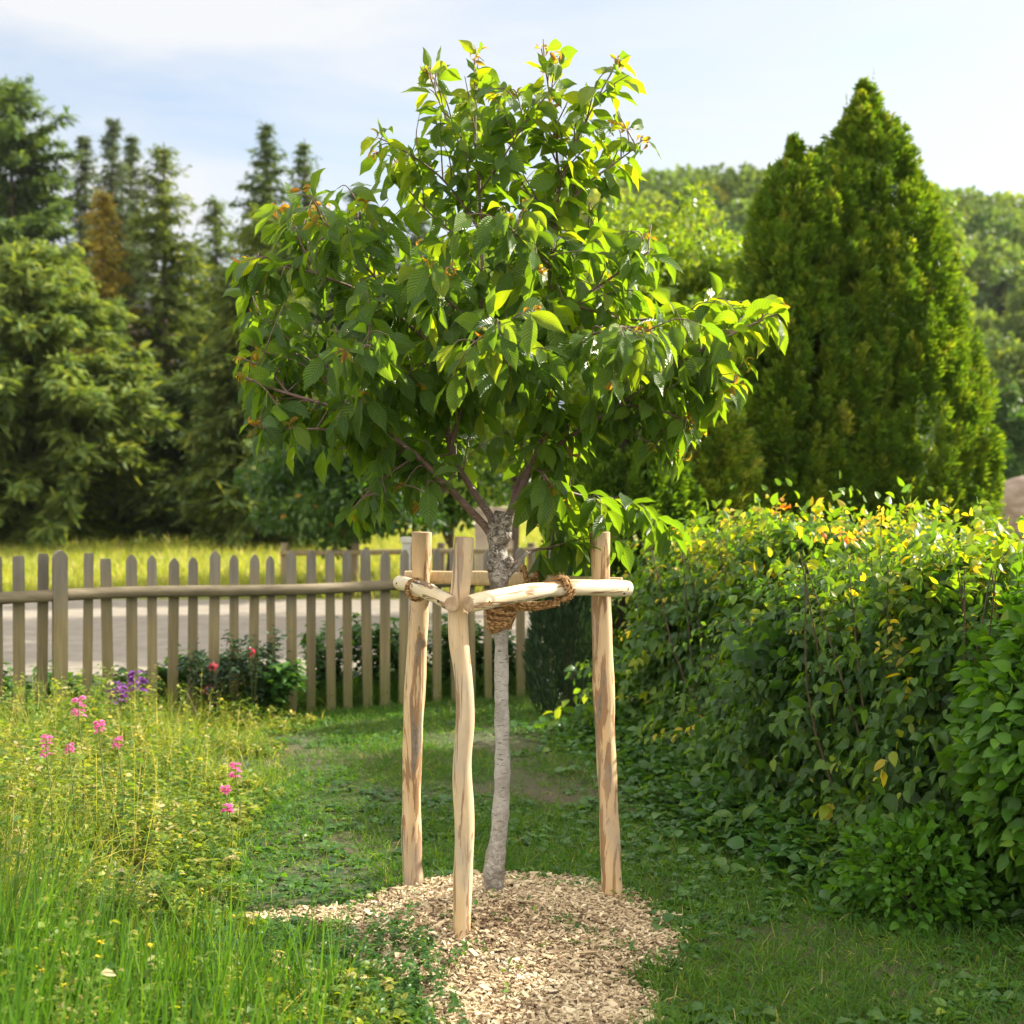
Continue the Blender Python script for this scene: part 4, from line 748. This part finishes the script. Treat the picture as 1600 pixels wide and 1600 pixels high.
# leafy plants and rose bushes along the fence
def plant(x, off, h, label, cat='plant', name='border_plant', r=.28, n=420, L=.09, Wr=.5, mt=None, group='leafy plants along the fence'):
    y = fence_y(x)+off; g = float(gz(x, y)); o = thing(name, label, cat, (x, y, g), group); b = MB(); K = 9; P = []; 
    for q in range(K):
        a = rng.uniform(0, 6.283); e = A(x+r*.7*math.cos(a), y+r*.7*math.sin(a), g+h*rng.uniform(.7, 1.05)); p = spline([A(x, y, g-.02), (A(x, y, g)+e)/2+A(0, 0, .08), e], 14); tube(b, p, np.linspace(.006, .0025, 14), 5); P.append(p[3:])
    b.build('stem', M['stem'], o); P = np.concatenate(P); i = rng.integers(0, len(P), n); a = rng.uniform(0, 6.283, n); D = np.stack([np.cos(a), np.sin(a), rng.uniform(-.1, .9, n)], 1); Ls = L*rng.uniform(.6, 1.25, n)
    b = MB(); leaves(b, P[i]+rng.normal(size=(n, 3))*.035, D, Ls, Ls*Wr, A(0, 0, 1)[None]+np.zeros((n, 3)), rng.normal(0, .4, n), .8, .3, .2, prof_heart, 5, 3, .05, np.clip(rng.normal(.35, .18, n), 0, 1)); b.build('foliage', mt or M['weed'], o); return o
spots = [(-4.0, .35, .42), (-3.55, .3, .45), (-3.05, .35, .42), (-2.65, .3, .5), (-2.3, .3, .5), (-1.95, -.2, .45), (-1.6, .32, .62), (-1.25, .3, .7), (-.95, .35, .62), (-.6, .3, .72), (-.3, .3, .6), (.0, .35, .5), (.85, -.3, .55)]
words = ['leftmost leafy plant behind the picket fence', 'low leafy plant behind the pickets by the thick post', 'leafy plant behind the fence under the purple flowers', 'leafy plant behind the fence left of the roses', 'tall leafy plant behind the fence beside the roses',
 'leafy plant standing in front of the fence at the edge of the lawn', 'dark leafy plant behind the fence right of the roses', 'tall broad leaved plant behind the middle of the fence', 'bushy plant behind the fence left of the left stake', 'tall plant behind the fence hidden by the left stake', 'plant behind the fence between the left stakes and the stem', 'low plant behind the fence beside the cherry stem', 'leafy plant at the far end of the hedge beside the dark shrub']
for (x, off, h), lab in zip(spots, words): plant(x, off, h, lab, n=620)
for x, h, off, fl, lab in ((-2.38, .62, -.28, [(333, 1042), (325, 1078)], 'rose bush with two red and white blooms before the fence'), (-2.08, .72, -.30, [(392, 1018)], 'rose bush with one crimson bloom before the fence')):
    o = plant(x, off, h, lab, 'rose bush', 'rose_bush', n=520, L=.055, Wr=.62, mt=M['darkshrub'], group=None); 
    for px, py in fl:
        c = W3(px, py, fence_y(x)+off-.1); n = 22; b = MB(); leaves(b, c+rng.normal(size=(n, 3))*.006, rdir(n, .5), .042, .038, rdir(n, .5), 0, .2, .2, .9, prof_heart, 4, 3, 0, rng.random(n)**.7); b.build('rose', M['red'], o)
        b = MB(); tube(b, spline([A(x, fence_y(x)+off, .25), (A(x, fence_y(x)+off, .2)+c)/2+A(0, 0, .05), c], 10), .003, 5); b.build('stem', M['stem'], o)

# ------------------------------------------------------------------ thujas, hazels and shrubs behind the hedge
def thuja(label, x, y, h, r, n, seed, L=.066, prof=None, tmu=.4, lean=0, grp='columnar thujas beyond the hedge'):
    g = float(gz(x, y)); o = thing('thuja_tree', label, 'tree', (x, y, g), grp); b = MB(); tube(b, [A(x, y, g-.1), A(x+lean*.5, y, g+h*.5), A(x+lean, y, g+h*.97)], A(.13, .09, .015), 10, rough=.15); b.build('trunk', M['bark'], o)
    m = int(n/45); K = 130; pr = (prof or ([0, .12, .35, .6, .8, .92, 1], [.86, 1, .93, .66, .40, .22, .02])); zc = rng.random(m*2)**1.1; k = rng.random(m*2) < .25+.75*np.interp(zc, *pr); zc = zc[k]; m = len(zc); a = rng.uniform(0, 6.283, m); pf = np.interp(zc, *pr)
    lump = fbm(a*2.6*np.maximum(pf, .25)+seed, zc*h*.9, 0, seed); rr_ = r*pf*(.88+.22*lump)-rng.random(m)*.10-.06
    rr_ = np.maximum(rr_, .0); B = np.stack([x+lean*zc+rr_*np.cos(a), y+rr_*np.sin(a), g+.02+zc*(h-.12)], 1); PL = rng.uniform(.18, .40, m)*(.55+.45*np.minimum(1, pf*2)); ax = unit(np.stack([np.cos(a)*.30, np.sin(a)*.30, 1+0*a], 1)+rdir(m)*.15)
    t = rng.random((m, K)); u = rdir(m*K).reshape(m, K, 3); wdt = (PL[:, None]*.24*np.sin(np.pi*(t*.8+.16)))[..., None]; P = (B[:, None]+ax[:, None]*(PL[:, None]*t)[..., None]+u*wdt*rng.random((m, K, 1))**.4).reshape(-1, 3)
    n = len(P); D = unit(np.repeat(ax, K, 0)*1.0+u.reshape(-1, 3)*.75+np.repeat(np.stack([np.cos(a), np.sin(a), 0*a], 1), K, 0)*.25); Ls = L*rng.uniform(.45, 1.2, n)
    tt_ = np.repeat(rng.normal(tmu, .15, m), K)+rng.normal(0, .12, n)+.18*(t.ravel()-.5)
    b = MB(); leaves(b, P, D, Ls, Ls*rng.uniform(.28, .5, n), rdir(n), 0, .3, .2, .2, prof_spray, 2, 2, 0, np.clip(tt_, 0, 1))
    for _ in range(26):                                  # a few wispy leaders break the outline near the top
        zt_ = rng.uniform(.72, .97); a0 = rng.uniform(0, 6.283); r0_ = r*np.interp(zt_, *pr)*.75; c0 = A(x+lean*zt_+r0_*math.cos(a0), y+r0_*math.sin(a0), g+zt_*h); l0 = rng.uniform(.2, .42); q = rng.random(26)
        leaves(b, c0+np.outer(q*l0, [0.05*math.cos(a0), .05*math.sin(a0), 1]), rdir(26, 1.0), L*.8*(1.15-q), L*.25, rdir(26), 0, 0, .2, 0, prof_spray, 2, 2, 0, np.clip(rng.normal(tmu, .1, 26), 0, 1))
    q = rng.random(70); leaves(b, A(x+lean, y, g+h-.30)+np.outer(q*.34, [0, 0, 1]), rdir(70, .9), L*1.3*(1.2-q), L*.35, rdir(70), 0, 0, .2, 0, prof_spray, 2, 2, 0, np.clip(rng.normal(tmu, .1, 70), 0, 1))
    b.build('crown', M['thuja'], o)
TY = 15.0; tx = lambda px, Y=TY: (px-PX0)*Y/F; tz = lambda py, Y=TY: H0+(PY0-py)*Y/F
thuja('tallest thuja with a sharp pointed top, standing right of the shorter two', tx(1385), TY, tz(138), tx(1385)-tx(1200), 62000, 3, lean=tx(1350)-tx(1385), prof=([0, .15, .35, .55, .70, .80, .88, .95, 1], [1, 1.0, .94, .78, .60, .45, .33, .17, .01]))
thuja('shorter narrow topped thuja on the left of the tall one', tx(1238, 14.4), 14.4, tz(222, 14.4), .74, 34000, 5, prof=([0, .2, .5, .72, .86, .93, .95, 1], [1, 1, .90, .76, .55, .36, .10, .02]), tmu=.42)
thuja('blunt topped thuja squeezed between the other two', tx(1290, 14.7), 14.7, tz(240, 14.5), .92, 28000, 8, prof=([0, .3, .6, .8, .93, 1], [1, 1, .92, .78, .55, .10]), tmu=.42)
def deciduous(name, label, x, y, h, r, mt, nleaf, L, seed, cz=.58, trunk_r=.12, rz=None, tmu=.5, cat='tree', group=None, clump=.42, nc=90, lump=.25):
    g = float(gz(x, y)) if y < 66 else float(max(gz(x, y), hill_h(x, y))); o = thing(name, label, cat, (x, y, g), group); b = MB(); top = A(x, y, g+h*.75); tube(b, spline([A(x, y, g-.2), A(x+.05*r, y, g+h*.35), top], 12), np.linspace(trunk_r, trunk_r*.25, 12), 10, rough=.12)
    c = A(x, y, g+h*cz); rad = A(r, r, rz or h*(1-cz))
    u = rdir(nc); q = rng.random(nc)**.45; lumpv = 1+lump*2*(fbm(u[:, 0]*2+seed, u[:, 1]*2, u[:, 2]*2, seed)-.5); cc = c+u*rad*(q*lumpv*.9)[:, None]; cc = cc[cc[:, 2] > g+.15]
    for k in cc[::max(1, len(cc)//14)]: tube(b, spline([A(x, y, g+h*rng.uniform(.15, .45)), (A(x, y, g+h*.5)+k)/2, k], 8), np.linspace(trunk_r*.45, trunk_r*.08, 8), 6)
    b.build('trunk', M['bark'], o)
    i = rng.integers(0, len(cc), nleaf); dd = rdir(nleaf); sc_ = clump*r*(.6+.6*rng.random(len(cc)))[i]; P = cc[i]+dd*(sc_*rng.random(nleaf)**.5)[:, None]*A(1, 1, .7)
    k = P[:, 2] > g+.05; P, dd = P[k], dd[k]; n = len(P); tc_ = rng.normal(0, .12, len(cc))[i][k]
    b = MB(); Ls = L*rng.uniform(.6, 1.3, n); leaves(b, P, unit(dd+rdir(n)*.8+A(0, 0, -.1)), Ls, Ls*rng.uniform(.5, .75, n), rdir(n, .8), rng.normal(0, .4, n), .5, .25, .1, prof_ovate, 2, 3, 0, np.clip(rng.normal(tmu, .17, n)+tc_, 0, 1)); b.build('crown', mt, o)
deciduous('hazel_tree', 'leafy yellow green hazel behind the cherry, left of the thujas', tx(1045, 19), 19, tz(255, 19), 1.75, M['hazel'], 36000, .10, 4, .60, .06, 2.3, clump=.26, nc=190)
deciduous('hazel_tree', 'leafy yellow green hazel hidden mostly behind the cherry crown', tx(800, 21), 21, tz(330, 21), 1.9, M['hazel'], 18000, .12, 9, .62, .06, 2.0, clump=.30, nc=110, tmu=.4)
deciduous('hazel_tree', 'bright hazel bush between the leafy hazel and the thujas', tx(1140, 22), 22, tz(310, 22), 1.2, M['hazel'], 12000, .11, 14, .68, .05, 1.9, clump=.36, nc=70, tmu=.7)
deciduous('broadleaf_bush', 'dark green bush beyond the road below the cherry crown, left of the stem', tx(545, 25), 25, tz(590, 25), 1.95, M['deep'], 26000, .13, 6, .56, .08, 1.45, cat='bush', clump=.3, nc=110, tmu=.35)
deciduous('broadleaf_bush', 'dark green bush directly behind the cherry stem beyond the road', tx(700, 27), 27, tz(600, 27), 1.7, M['deep'], 14000, .13, 16, .60, .08, 1.5, cat='bush', clump=.3, nc=90, tmu=.35)
thuja('low dark evergreen behind the hedge, left of the thujas', tx(975, 12.9), 12.9, tz(590, 12.9), .78, 22000, 15, prof=([0, .3, .6, .85, 1], [.9, 1, .85, .5, .05]), tmu=.22, grp=None)
thuja('rounded evergreen with pale olive tips behind the left end of the hedge', tx(1100, 13.6), 13.6, tz(625, 13.6), .62, 20000, 19, prof=([0, .3, .6, .85, 1], [.9, 1, .9, .62, .1]), tmu=.62, grp=None)
# blue grey pole, concrete post, field rails
mb = MB(); P = W3(878, 560, 16.5); tube(mb, [A(P[0], 16.5, 0), A(P[0], 16.5, tz(235, 16.5))], .04, 14, tint=0)
tag(mb.build('metal_pole', plain('galvanised_metal', [(.3, (.28, .36, .45)), (.7, (.42, .50, .60))], 4, .45)), 'thin blue grey metal pole behind the cherry crown', 'pole')
fr = thing('rail_fence', 'old wooden rail fence across the road behind the picket fence', 'fence', (tx(540, 23.9), 23.9, 0))
for px in (445, 555, 690, 830):
    mb = MB(); x = tx(px, 23.9); g = float(gz(x, 23.9)); tube(mb, [A(x, 23.9, g-.1), A(x, 23.9, g+.95)], .075, 10, rough=.1, nf=5); mb.build('post', M['fence'], fr)
mb = MB(); tube(mb, [A(tx(440, 23.9), 23.82, .78), A(tx(600, 23.9), 23.82, .80), A(tx(860, 23.9), 23.82, .84)], .05, 10, rough=.1, nf=5); mb.build('rail', M['fence'], fr)
mb = MB(); x = tx(642, 13.3); box(mb, A(x, 13.3, .68), A(.16, .16, 1.36)); box(mb, A(x, 13.3, 1.385), A(.19, .19, .05))
tag(mb.build('concrete_post', plain('pale_concrete', [(.3, (.42, .40, .33)), (.7, (.58, .56, .48))], 9), None, False), 'pale concrete gate post behind the picket fence by the left stake', 'post')
mb = MB(); x0, x1 = tx(742, 24.6), tx(806, 24.6); box(mb, A((x0+x1)/2, 24.8, .75), A(x1-x0, .25, 1.5)); box(mb, A((x0+x1)/2, 24.8, 1.54), A(x1-x0+.1, .35, .08))
tag(mb.build('garden_wall', plain('pink_render', [(.3, (.42, .33, .27)), (.7, (.55, .45, .38))], 5), None, False), 'short pinkish rendered wall seen through the fork of the cherry', 'wall')

# ------------------------------------------------------------------ far meadow grass
fm = MB(); n = 46000; y = 23.4*(50/23.4)**rng.random(n); x = rng.uniform(-.42, .06, n)*y; z = gz(x, y)
leaves(fm, np.stack([x, y, z], 1), np.stack([rng.normal(0, .3, n), rng.normal(0, .3, n), np.ones(n)], 1), rng.uniform(.15, .45, n)*(.6+.8*fbm(x*.5, y*.5, 0, 5)), rng.uniform(.012, .03, n), rdir(n), 0, .6, 0, 0, prof_blade, 2, 2, 0, np.clip(rng.normal(.72, .14, n), 0, 1))
tag(fm.build('meadow', M['meadow']), 'sunlit yellow green hay meadow beyond the road', 'meadow', kind='stuff')

vg = MB(); n = 26000; x = rng.uniform(-5.4, 1.5, n); off = rng.random(n)**1.3*1.3; y = fence_y(x)+.08+off; k = y < 13.75; x, y, off = x[k], y[k], off[k]; n = len(x)
leaves(vg, np.stack([x, y, 0*x], 1), np.stack([rng.normal(0, .3, n), rng.normal(0, .3, n), np.ones(n)], 1), rng.uniform(.12, .42, n)*(.4+fbm(x*2, y*2, 0, 5)), rng.uniform(.006, .012, n), rdir(n), 0, .8, 0, 0, prof_blade, 3, 2, 0, np.clip(rng.normal(.45, .2, n), 0, 1))
tag(vg.build('verge_grass', M['grass']), 'rough grass strip between the picket fence and the road', 'grass', kind='stuff')
# ------------------------------------------------------------------ conifers on the left
def conifer(name, label, px, pyt, Y, rpx, mt, seed, tmu=.5, pw=.85, step=.32, dens=1.0, droop=.3, L=.42, group=None, zb=.04, irr=.2):
    x = tx(px, Y); g = float(gz(x, Y)) if Y < 66 else float(max(gz(x, Y), hill_h(x, Y))); h = tz(pyt, Y)-g; r = rpx*Y/F
    o = thing(name, label, 'tree', (x, Y, g), group); b = MB(); tube(b, spline([A(x, Y, g-.2), A(x, Y, g+h*.5), A(x, Y, g+h)], 10), np.linspace(.018*h, .02, 10), 10, rough=.1)
    PP, DD, OO, SS = [], [], [], []; z = zb*h
    while z < h*.995:
        f = z/h; rl = r*(1-f)**pw+.12; nb = max(4, int(7+5*(1-f)))
        for q in range(nb):
            a = rng.uniform(0, 6.283); l_ = rl*(1-irr*.5+irr*rng.normal()); l_ = max(.15, l_); e = rng.uniform(-.1, .25)+.5*f
            m = max(3, int(l_/.16*dens)); t = np.linspace(.12, 1, m); d = A(math.cos(a), math.sin(a), 0)
            pz = l_*t*e-droop*l_*t*t+.10*l_*np.clip(t-.75, 0, 1)*4*.3; c_ = A(x, Y, g+z)+d*(l_*t)[:, None]; c_[:, 2] += pz
            if m > 4 and q % 3 == 0: tube(b, c_[::2], np.linspace(.03, .008, len(c_[::2])), 4, cap=False)
            for k in range(7 if l_ > .8 else 5):
                PP.append(c_+rng.normal(size=c_.shape)*A(.05, .05, .04)*(1+l_*.25)); sd = A(-math.sin(a), math.cos(a), 0)*(rng.normal(0, .9, (m, 1)))
                DD.append(d[None]*.7+sd+A(0, 0, -.25)+rng.normal(size=(m, 3))*.25); SS.append(np.full(m, min(1.25, .55+l_*.22)))
        z += step*(1.15-.6*f)*rng.uniform(.8, 1.2)
    b.build('trunk', M['bark'], o); P, D, S = np.concatenate(PP), np.concatenate(DD), np.concatenate(SS); n = len(P); P = np.concatenate([P, P+rng.normal(size=P.shape)*.09]); D = np.concatenate([D, D+rng.normal(size=D.shape)*.4]); n = len(P); Ls = L*.78*np.concatenate([S, S])*rng.uniform(.5, 1.35, n)
    b = MB(); leaves(b, P, D, Ls, Ls*rng.uniform(.20, .36, n), A(0, 0, 1)[None]+rdir(n)*.4, rng.normal(0, .4, n), .35, .15, -.2, prof_spray, 2, 3, 0, np.clip(rng.normal(tmu, .2, n), 0, 1)); b.build('crown', mt, o); return n
cs = [('spruce_tree', 'broad light green spruce nearest on the left, before the taller conifers', 55, 385, 38, 215, M['lightspruce'], .68, .55, .28, 1.5, .22),
 ('pine_tree', 'tallest conifer at the left side rising behind the light green spruce', 18, 128, 58, 140, M['lightspruce'], .38, .45, .55, 1.1, .2),
 ('spruce_tree', 'slim bluish spruce with its tip right of the tallest conifer', 133, 212, 60, 75, M['bluespruce'], .5, .8, .5, 1.0, .35),
 ('spruce_tree', 'bluish spruce with the highest tip in the middle group', 176, 188, 62, 85, M['bluespruce'], .45, .8, .5, 1.0, .35),
 ('spruce_tree', 'small bluish spruce close right of the highest bluish tip', 205, 214, 64, 70, M['bluespruce'], .5, .8, .5, 1.0, .35),
 ('spruce_tree', 'wide green spruce sloping down to the gap of sky', 256, 222, 47, 122, M['spruce'], .50, .72, .5, 1.1, .4),
 ('spruce_tree', 'shorter green spruce in the dip between the wide one and the ragged dark one', 338, 312, 50, 95, M['spruce'], .40, .75, .45, 1.0, .35),
 ('spruce_tree', 'dark spruce with a ragged tip left of the cherry crown', 416, 190, 60, 110, M['spruce'], .22, .8, .55, .9, .35),
 ('spruce_tree', 'smaller dark spruce tip touching the cherry crown', 476, 216, 64, 90, M['spruce'], .25, .8, .55, .9, .35),
 ('larch_tree', 'golden brown conifer between the light spruce and the house', 160, 300, 46, 66, M['golden'], .4, .6, .4, .8, .4),
 ('spruce_tree', 'dark spruce with lit branch tips behind the left part of the cherry', 410, 325, 36, 135, M['spruce'], .48, .6, .36, 1.2, .35),
 ('spruce_tree', 'dark low spruce below the house in the shade', 292, 585, 40, 110, M['spruce'], .25, .5, .3, 1.1, .3),
 ('spruce_tree', 'dark spruce filling the gap behind the cherry crown', 560, 300, 56, 140, M['spruce'], .25, .7, .5, .9, .35),
 ('spruce_tree', 'shaded spruce left of the house behind the golden conifer', 176, 470, 44, 48, M['spruce'], .2, .6, .34, 1.0, .35),
 ('spruce_tree', 'shaded spruce behind the dark bush and cherry crown', 650, 330, 58, 140, M['spruce'], .2, .7, .5, .9, .35)]
for i, (nm, lab, px, pt, Y, rp_, mt, tm, pw, st, dn, dr) in enumerate(cs):
    print(nm, conifer(nm, lab, px, pt, Y, rp_, mt, i, tm, pw, st, dn, dr, .5 if Y > 50 else .42, irr=.28 if 'pine' in nm or 'ragged' in lab else .18))
deciduous('broadleaf_bush', 'shaded bush at the far meadow edge under the conifers', tx(200, 42), 42, 2.6, 2.6, M['deep'], 7000, .22, 21, .5, .1, 1.3, cat='bush', tmu=.3)
deciduous('broadleaf_bush', 'yellow green bush at the meadow edge left of the shaded one', tx(60, 40), 40, 2.0, 3.0, M['hazel'], 7000, .2, 23, .4, .08, 1.0, cat='bush', tmu=.4)
deciduous('broadleaf_bush', 'dark bush at the meadow edge right of the low spruce', tx(400, 41), 41, 2.5, 2.2, M['deep'], 6000, .22, 25, .5, .08, 1.3, cat='bush', tmu=.3)
# house between the conifers
hs = thing('house', 'pale house glimpsed in a gap between the conifers', 'house', (tx(268, 52), 52, .7)); HX0 = tx(268, 52)
wallm = plain('pale_pink_render', [(.3, (.50, .38, .31)), (.7, (.62, .50, .41))], 2); mb = MB(); box(mb, A(HX0, 54, 4.4), A(3.4, 4, 7.8)); mb.build('wall', wallm, hs, False)
mb = MB(); z0 = 7.9; V = [A(HX0-2.0, 51.6, z0), A(HX0+2.0, 51.6, z0), A(HX0+2.0, 56.4, z0), A(HX0-2.0, 56.4, z0), A(HX0-2.0, 54, z0+1.2), A(HX0+2.0, 54, z0+1.2)]
mb.add(V, [[0, 1, 5, 4], [2, 3, 4, 5], [3, 2, 1, 0]]); mb.add(V, [[1, 2, 5], [3, 0, 4]]); mb.build('roof', plain('brown_roof', [(.3, (.12, .085, .065)), (.7, (.19, .145, .11))], 4), hs, False)
gl = plain('dark_glass', [(.3, (.04, .06, .08)), (.7, (.10, .14, .18))], 1, .1); wf = plain('white_frame', [(.3, (.6, .6, .58)), (.7, (.7, .7, .68))], 3)
for dx in (-.95, .6):
    for z in (3.2, 5.4, 7.3):
        mb = MB(); box(mb, A(HX0+dx, 51.985, z), A(.8, .07, 1.1)); wn = mb.build('window', wf, hs, False)
        mb = MB(); box(mb, A(HX0+dx, 51.94, z), A(.62, .03, .92)); q = mb.build('pane', gl, None, False); q.parent = wn; q.matrix_parent_inverse = Matrix.Identity(4); q.location = (0, 0, 0)
mb = MB(); x = tx(232, 47); tube(mb, [A(x, 47, .5), A(x, 47, tz(470, 47))], .10, 10); box(mb, A(x, 47, tz(480, 47)), A(1.1, .09, .09))
tag(mb.build('utility_pole', plain('grey_pole', [(.3, (.25, .25, .25)), (.7, (.36, .36, .36))], 5)), 'grey wooden utility pole in front of the pale house', 'pole')

# ------------------------------------------------------------------ wooded hill
hw = MB(); cn = 0; n = 1500; cx = rng.uniform(-70, 95, n); cyy = rng.uniform(84, 215, n); keep = (cx/cyy > -.40) & (cx/cyy < .46); cx, cyy = cx[keep], cyy[keep]
for x, y in zip(cx, cyy):
    z = float(hill_h(x, y)); r = rng.uniform(1.7, 3.1); m = 330 if x > 8 else 110; u = rdir(m); u[:, 2] = np.where(u[:, 2] < -.2, -u[:, 2], u[:, 2]); q = u*2.3; rad = r*(.75+.5*fbm(q[:, 0]+x, q[:, 1]+y, q[:, 2], 3))*(1-.25*rng.random(m)**2)
    P = A(x, y, z+r*.9)+u*rad[:, None]*A(1, 1, 1.05); Ls = rng.uniform(.4, .9, m)*(1 if x > 8 else 1.5); leaves(hw, P, unit(u+rdir(m)*.9), Ls, Ls*.75, rdir(m, .8), 0, .3, .2, 0, prof_ovate, 2, 2, 0, np.clip(rng.normal(.45, .20)+rng.normal(0, .11, m), 0, 1))
tag(hw.build('woods', M['wood_hill']), 'hazy mixed woods covering the far hillside', 'woods', kind='stuff')
for i, (px, pt, Y, rpx, mt, lab) in enumerate(((1595, 500, 66, 75, M['wood_hill'], 'broad tree standing right of the tall thuja at the foot of the hill'), (1560, 600, 58, 55, M['deep'], 'darker tree beside the tall thuja below the hillside'), (1470, 290, 105, 50, M['hazel'], 'yellow green tree high on the hillside right of the thuja tip'),
        (1600, 410, 92, 55, M['wood_hill'], 'grey green tree half way up the hillside'), (1660, 560, 60, 70, M['deep'], 'dark tree at the right edge of the hill foot'))):
    x = tx(px, Y); g = float(max(gz(x, Y), hill_h(x, Y) if Y > 66 else -9)); h = tz(pt, Y)-g; h = h if h < 16 else 14
    deciduous('broadleaf_tree', lab, x, Y, h, rpx*Y/F, mt, 9000, .45 if Y > 80 else .32, 30+i, .55, .2, None, tmu=.5, clump=.33, nc=70, group=None)
# boulder at the right
mb = MB(); P = W3(1610, 782, 42); u_, v_ = np.meshgrid(np.linspace(0, 2*np.pi, 40, endpoint=False), np.linspace(.02, np.pi-.02, 22)); d = np.stack([np.cos(u_)*np.sin(v_), np.sin(u_)*np.sin(v_), np.cos(v_)], -1)
rr_ = 1+.35*(fbm(d[..., 0]*1.7+4, d[..., 1]*1.7, d[..., 2]*1.7, 6)-.5); I = np.arange(u_.size).reshape(u_.shape); J = np.roll(I, -1, 1)
mb.add(P+A(0, 0, -.4)+d*rr_[..., None]*A(1.2, 1.0, 1.15), np.stack([I[:-1], I[1:], J[1:], J[:-1]], -1).reshape(-1, 4))
tag(mb.build('boulder', plain('brown_rock', [(.3, (.16, .11, .08)), (.7, (.34, .27, .22))], 2.5, .9, (1, 1, 2), .6, .08)), 'large brown boulder right of the thujas at the hill foot', 'rock')

# ------------------------------------------------------------------ air between here and the hill
hm, t = mat('haze'); pv = N(t, 'ShaderNodeVolumePrincipled'); pv.inputs['Density'].default_value = .00012; pv.inputs['Color'].default_value = (.86, .92, 1, 1); pv.inputs['Anisotropy'].default_value = .3
o = N(t, 'ShaderNodeOutputMaterial'); t.links.new(pv.outputs[0], o.inputs['Volume'])
mb = MB(); box(mb, A(0, 125, 26), A(352, 322, 56)); tag(mb.build('haze', hm, None, False), 'thin haze lying before the wooded hillside', 'haze', kind='stuff')
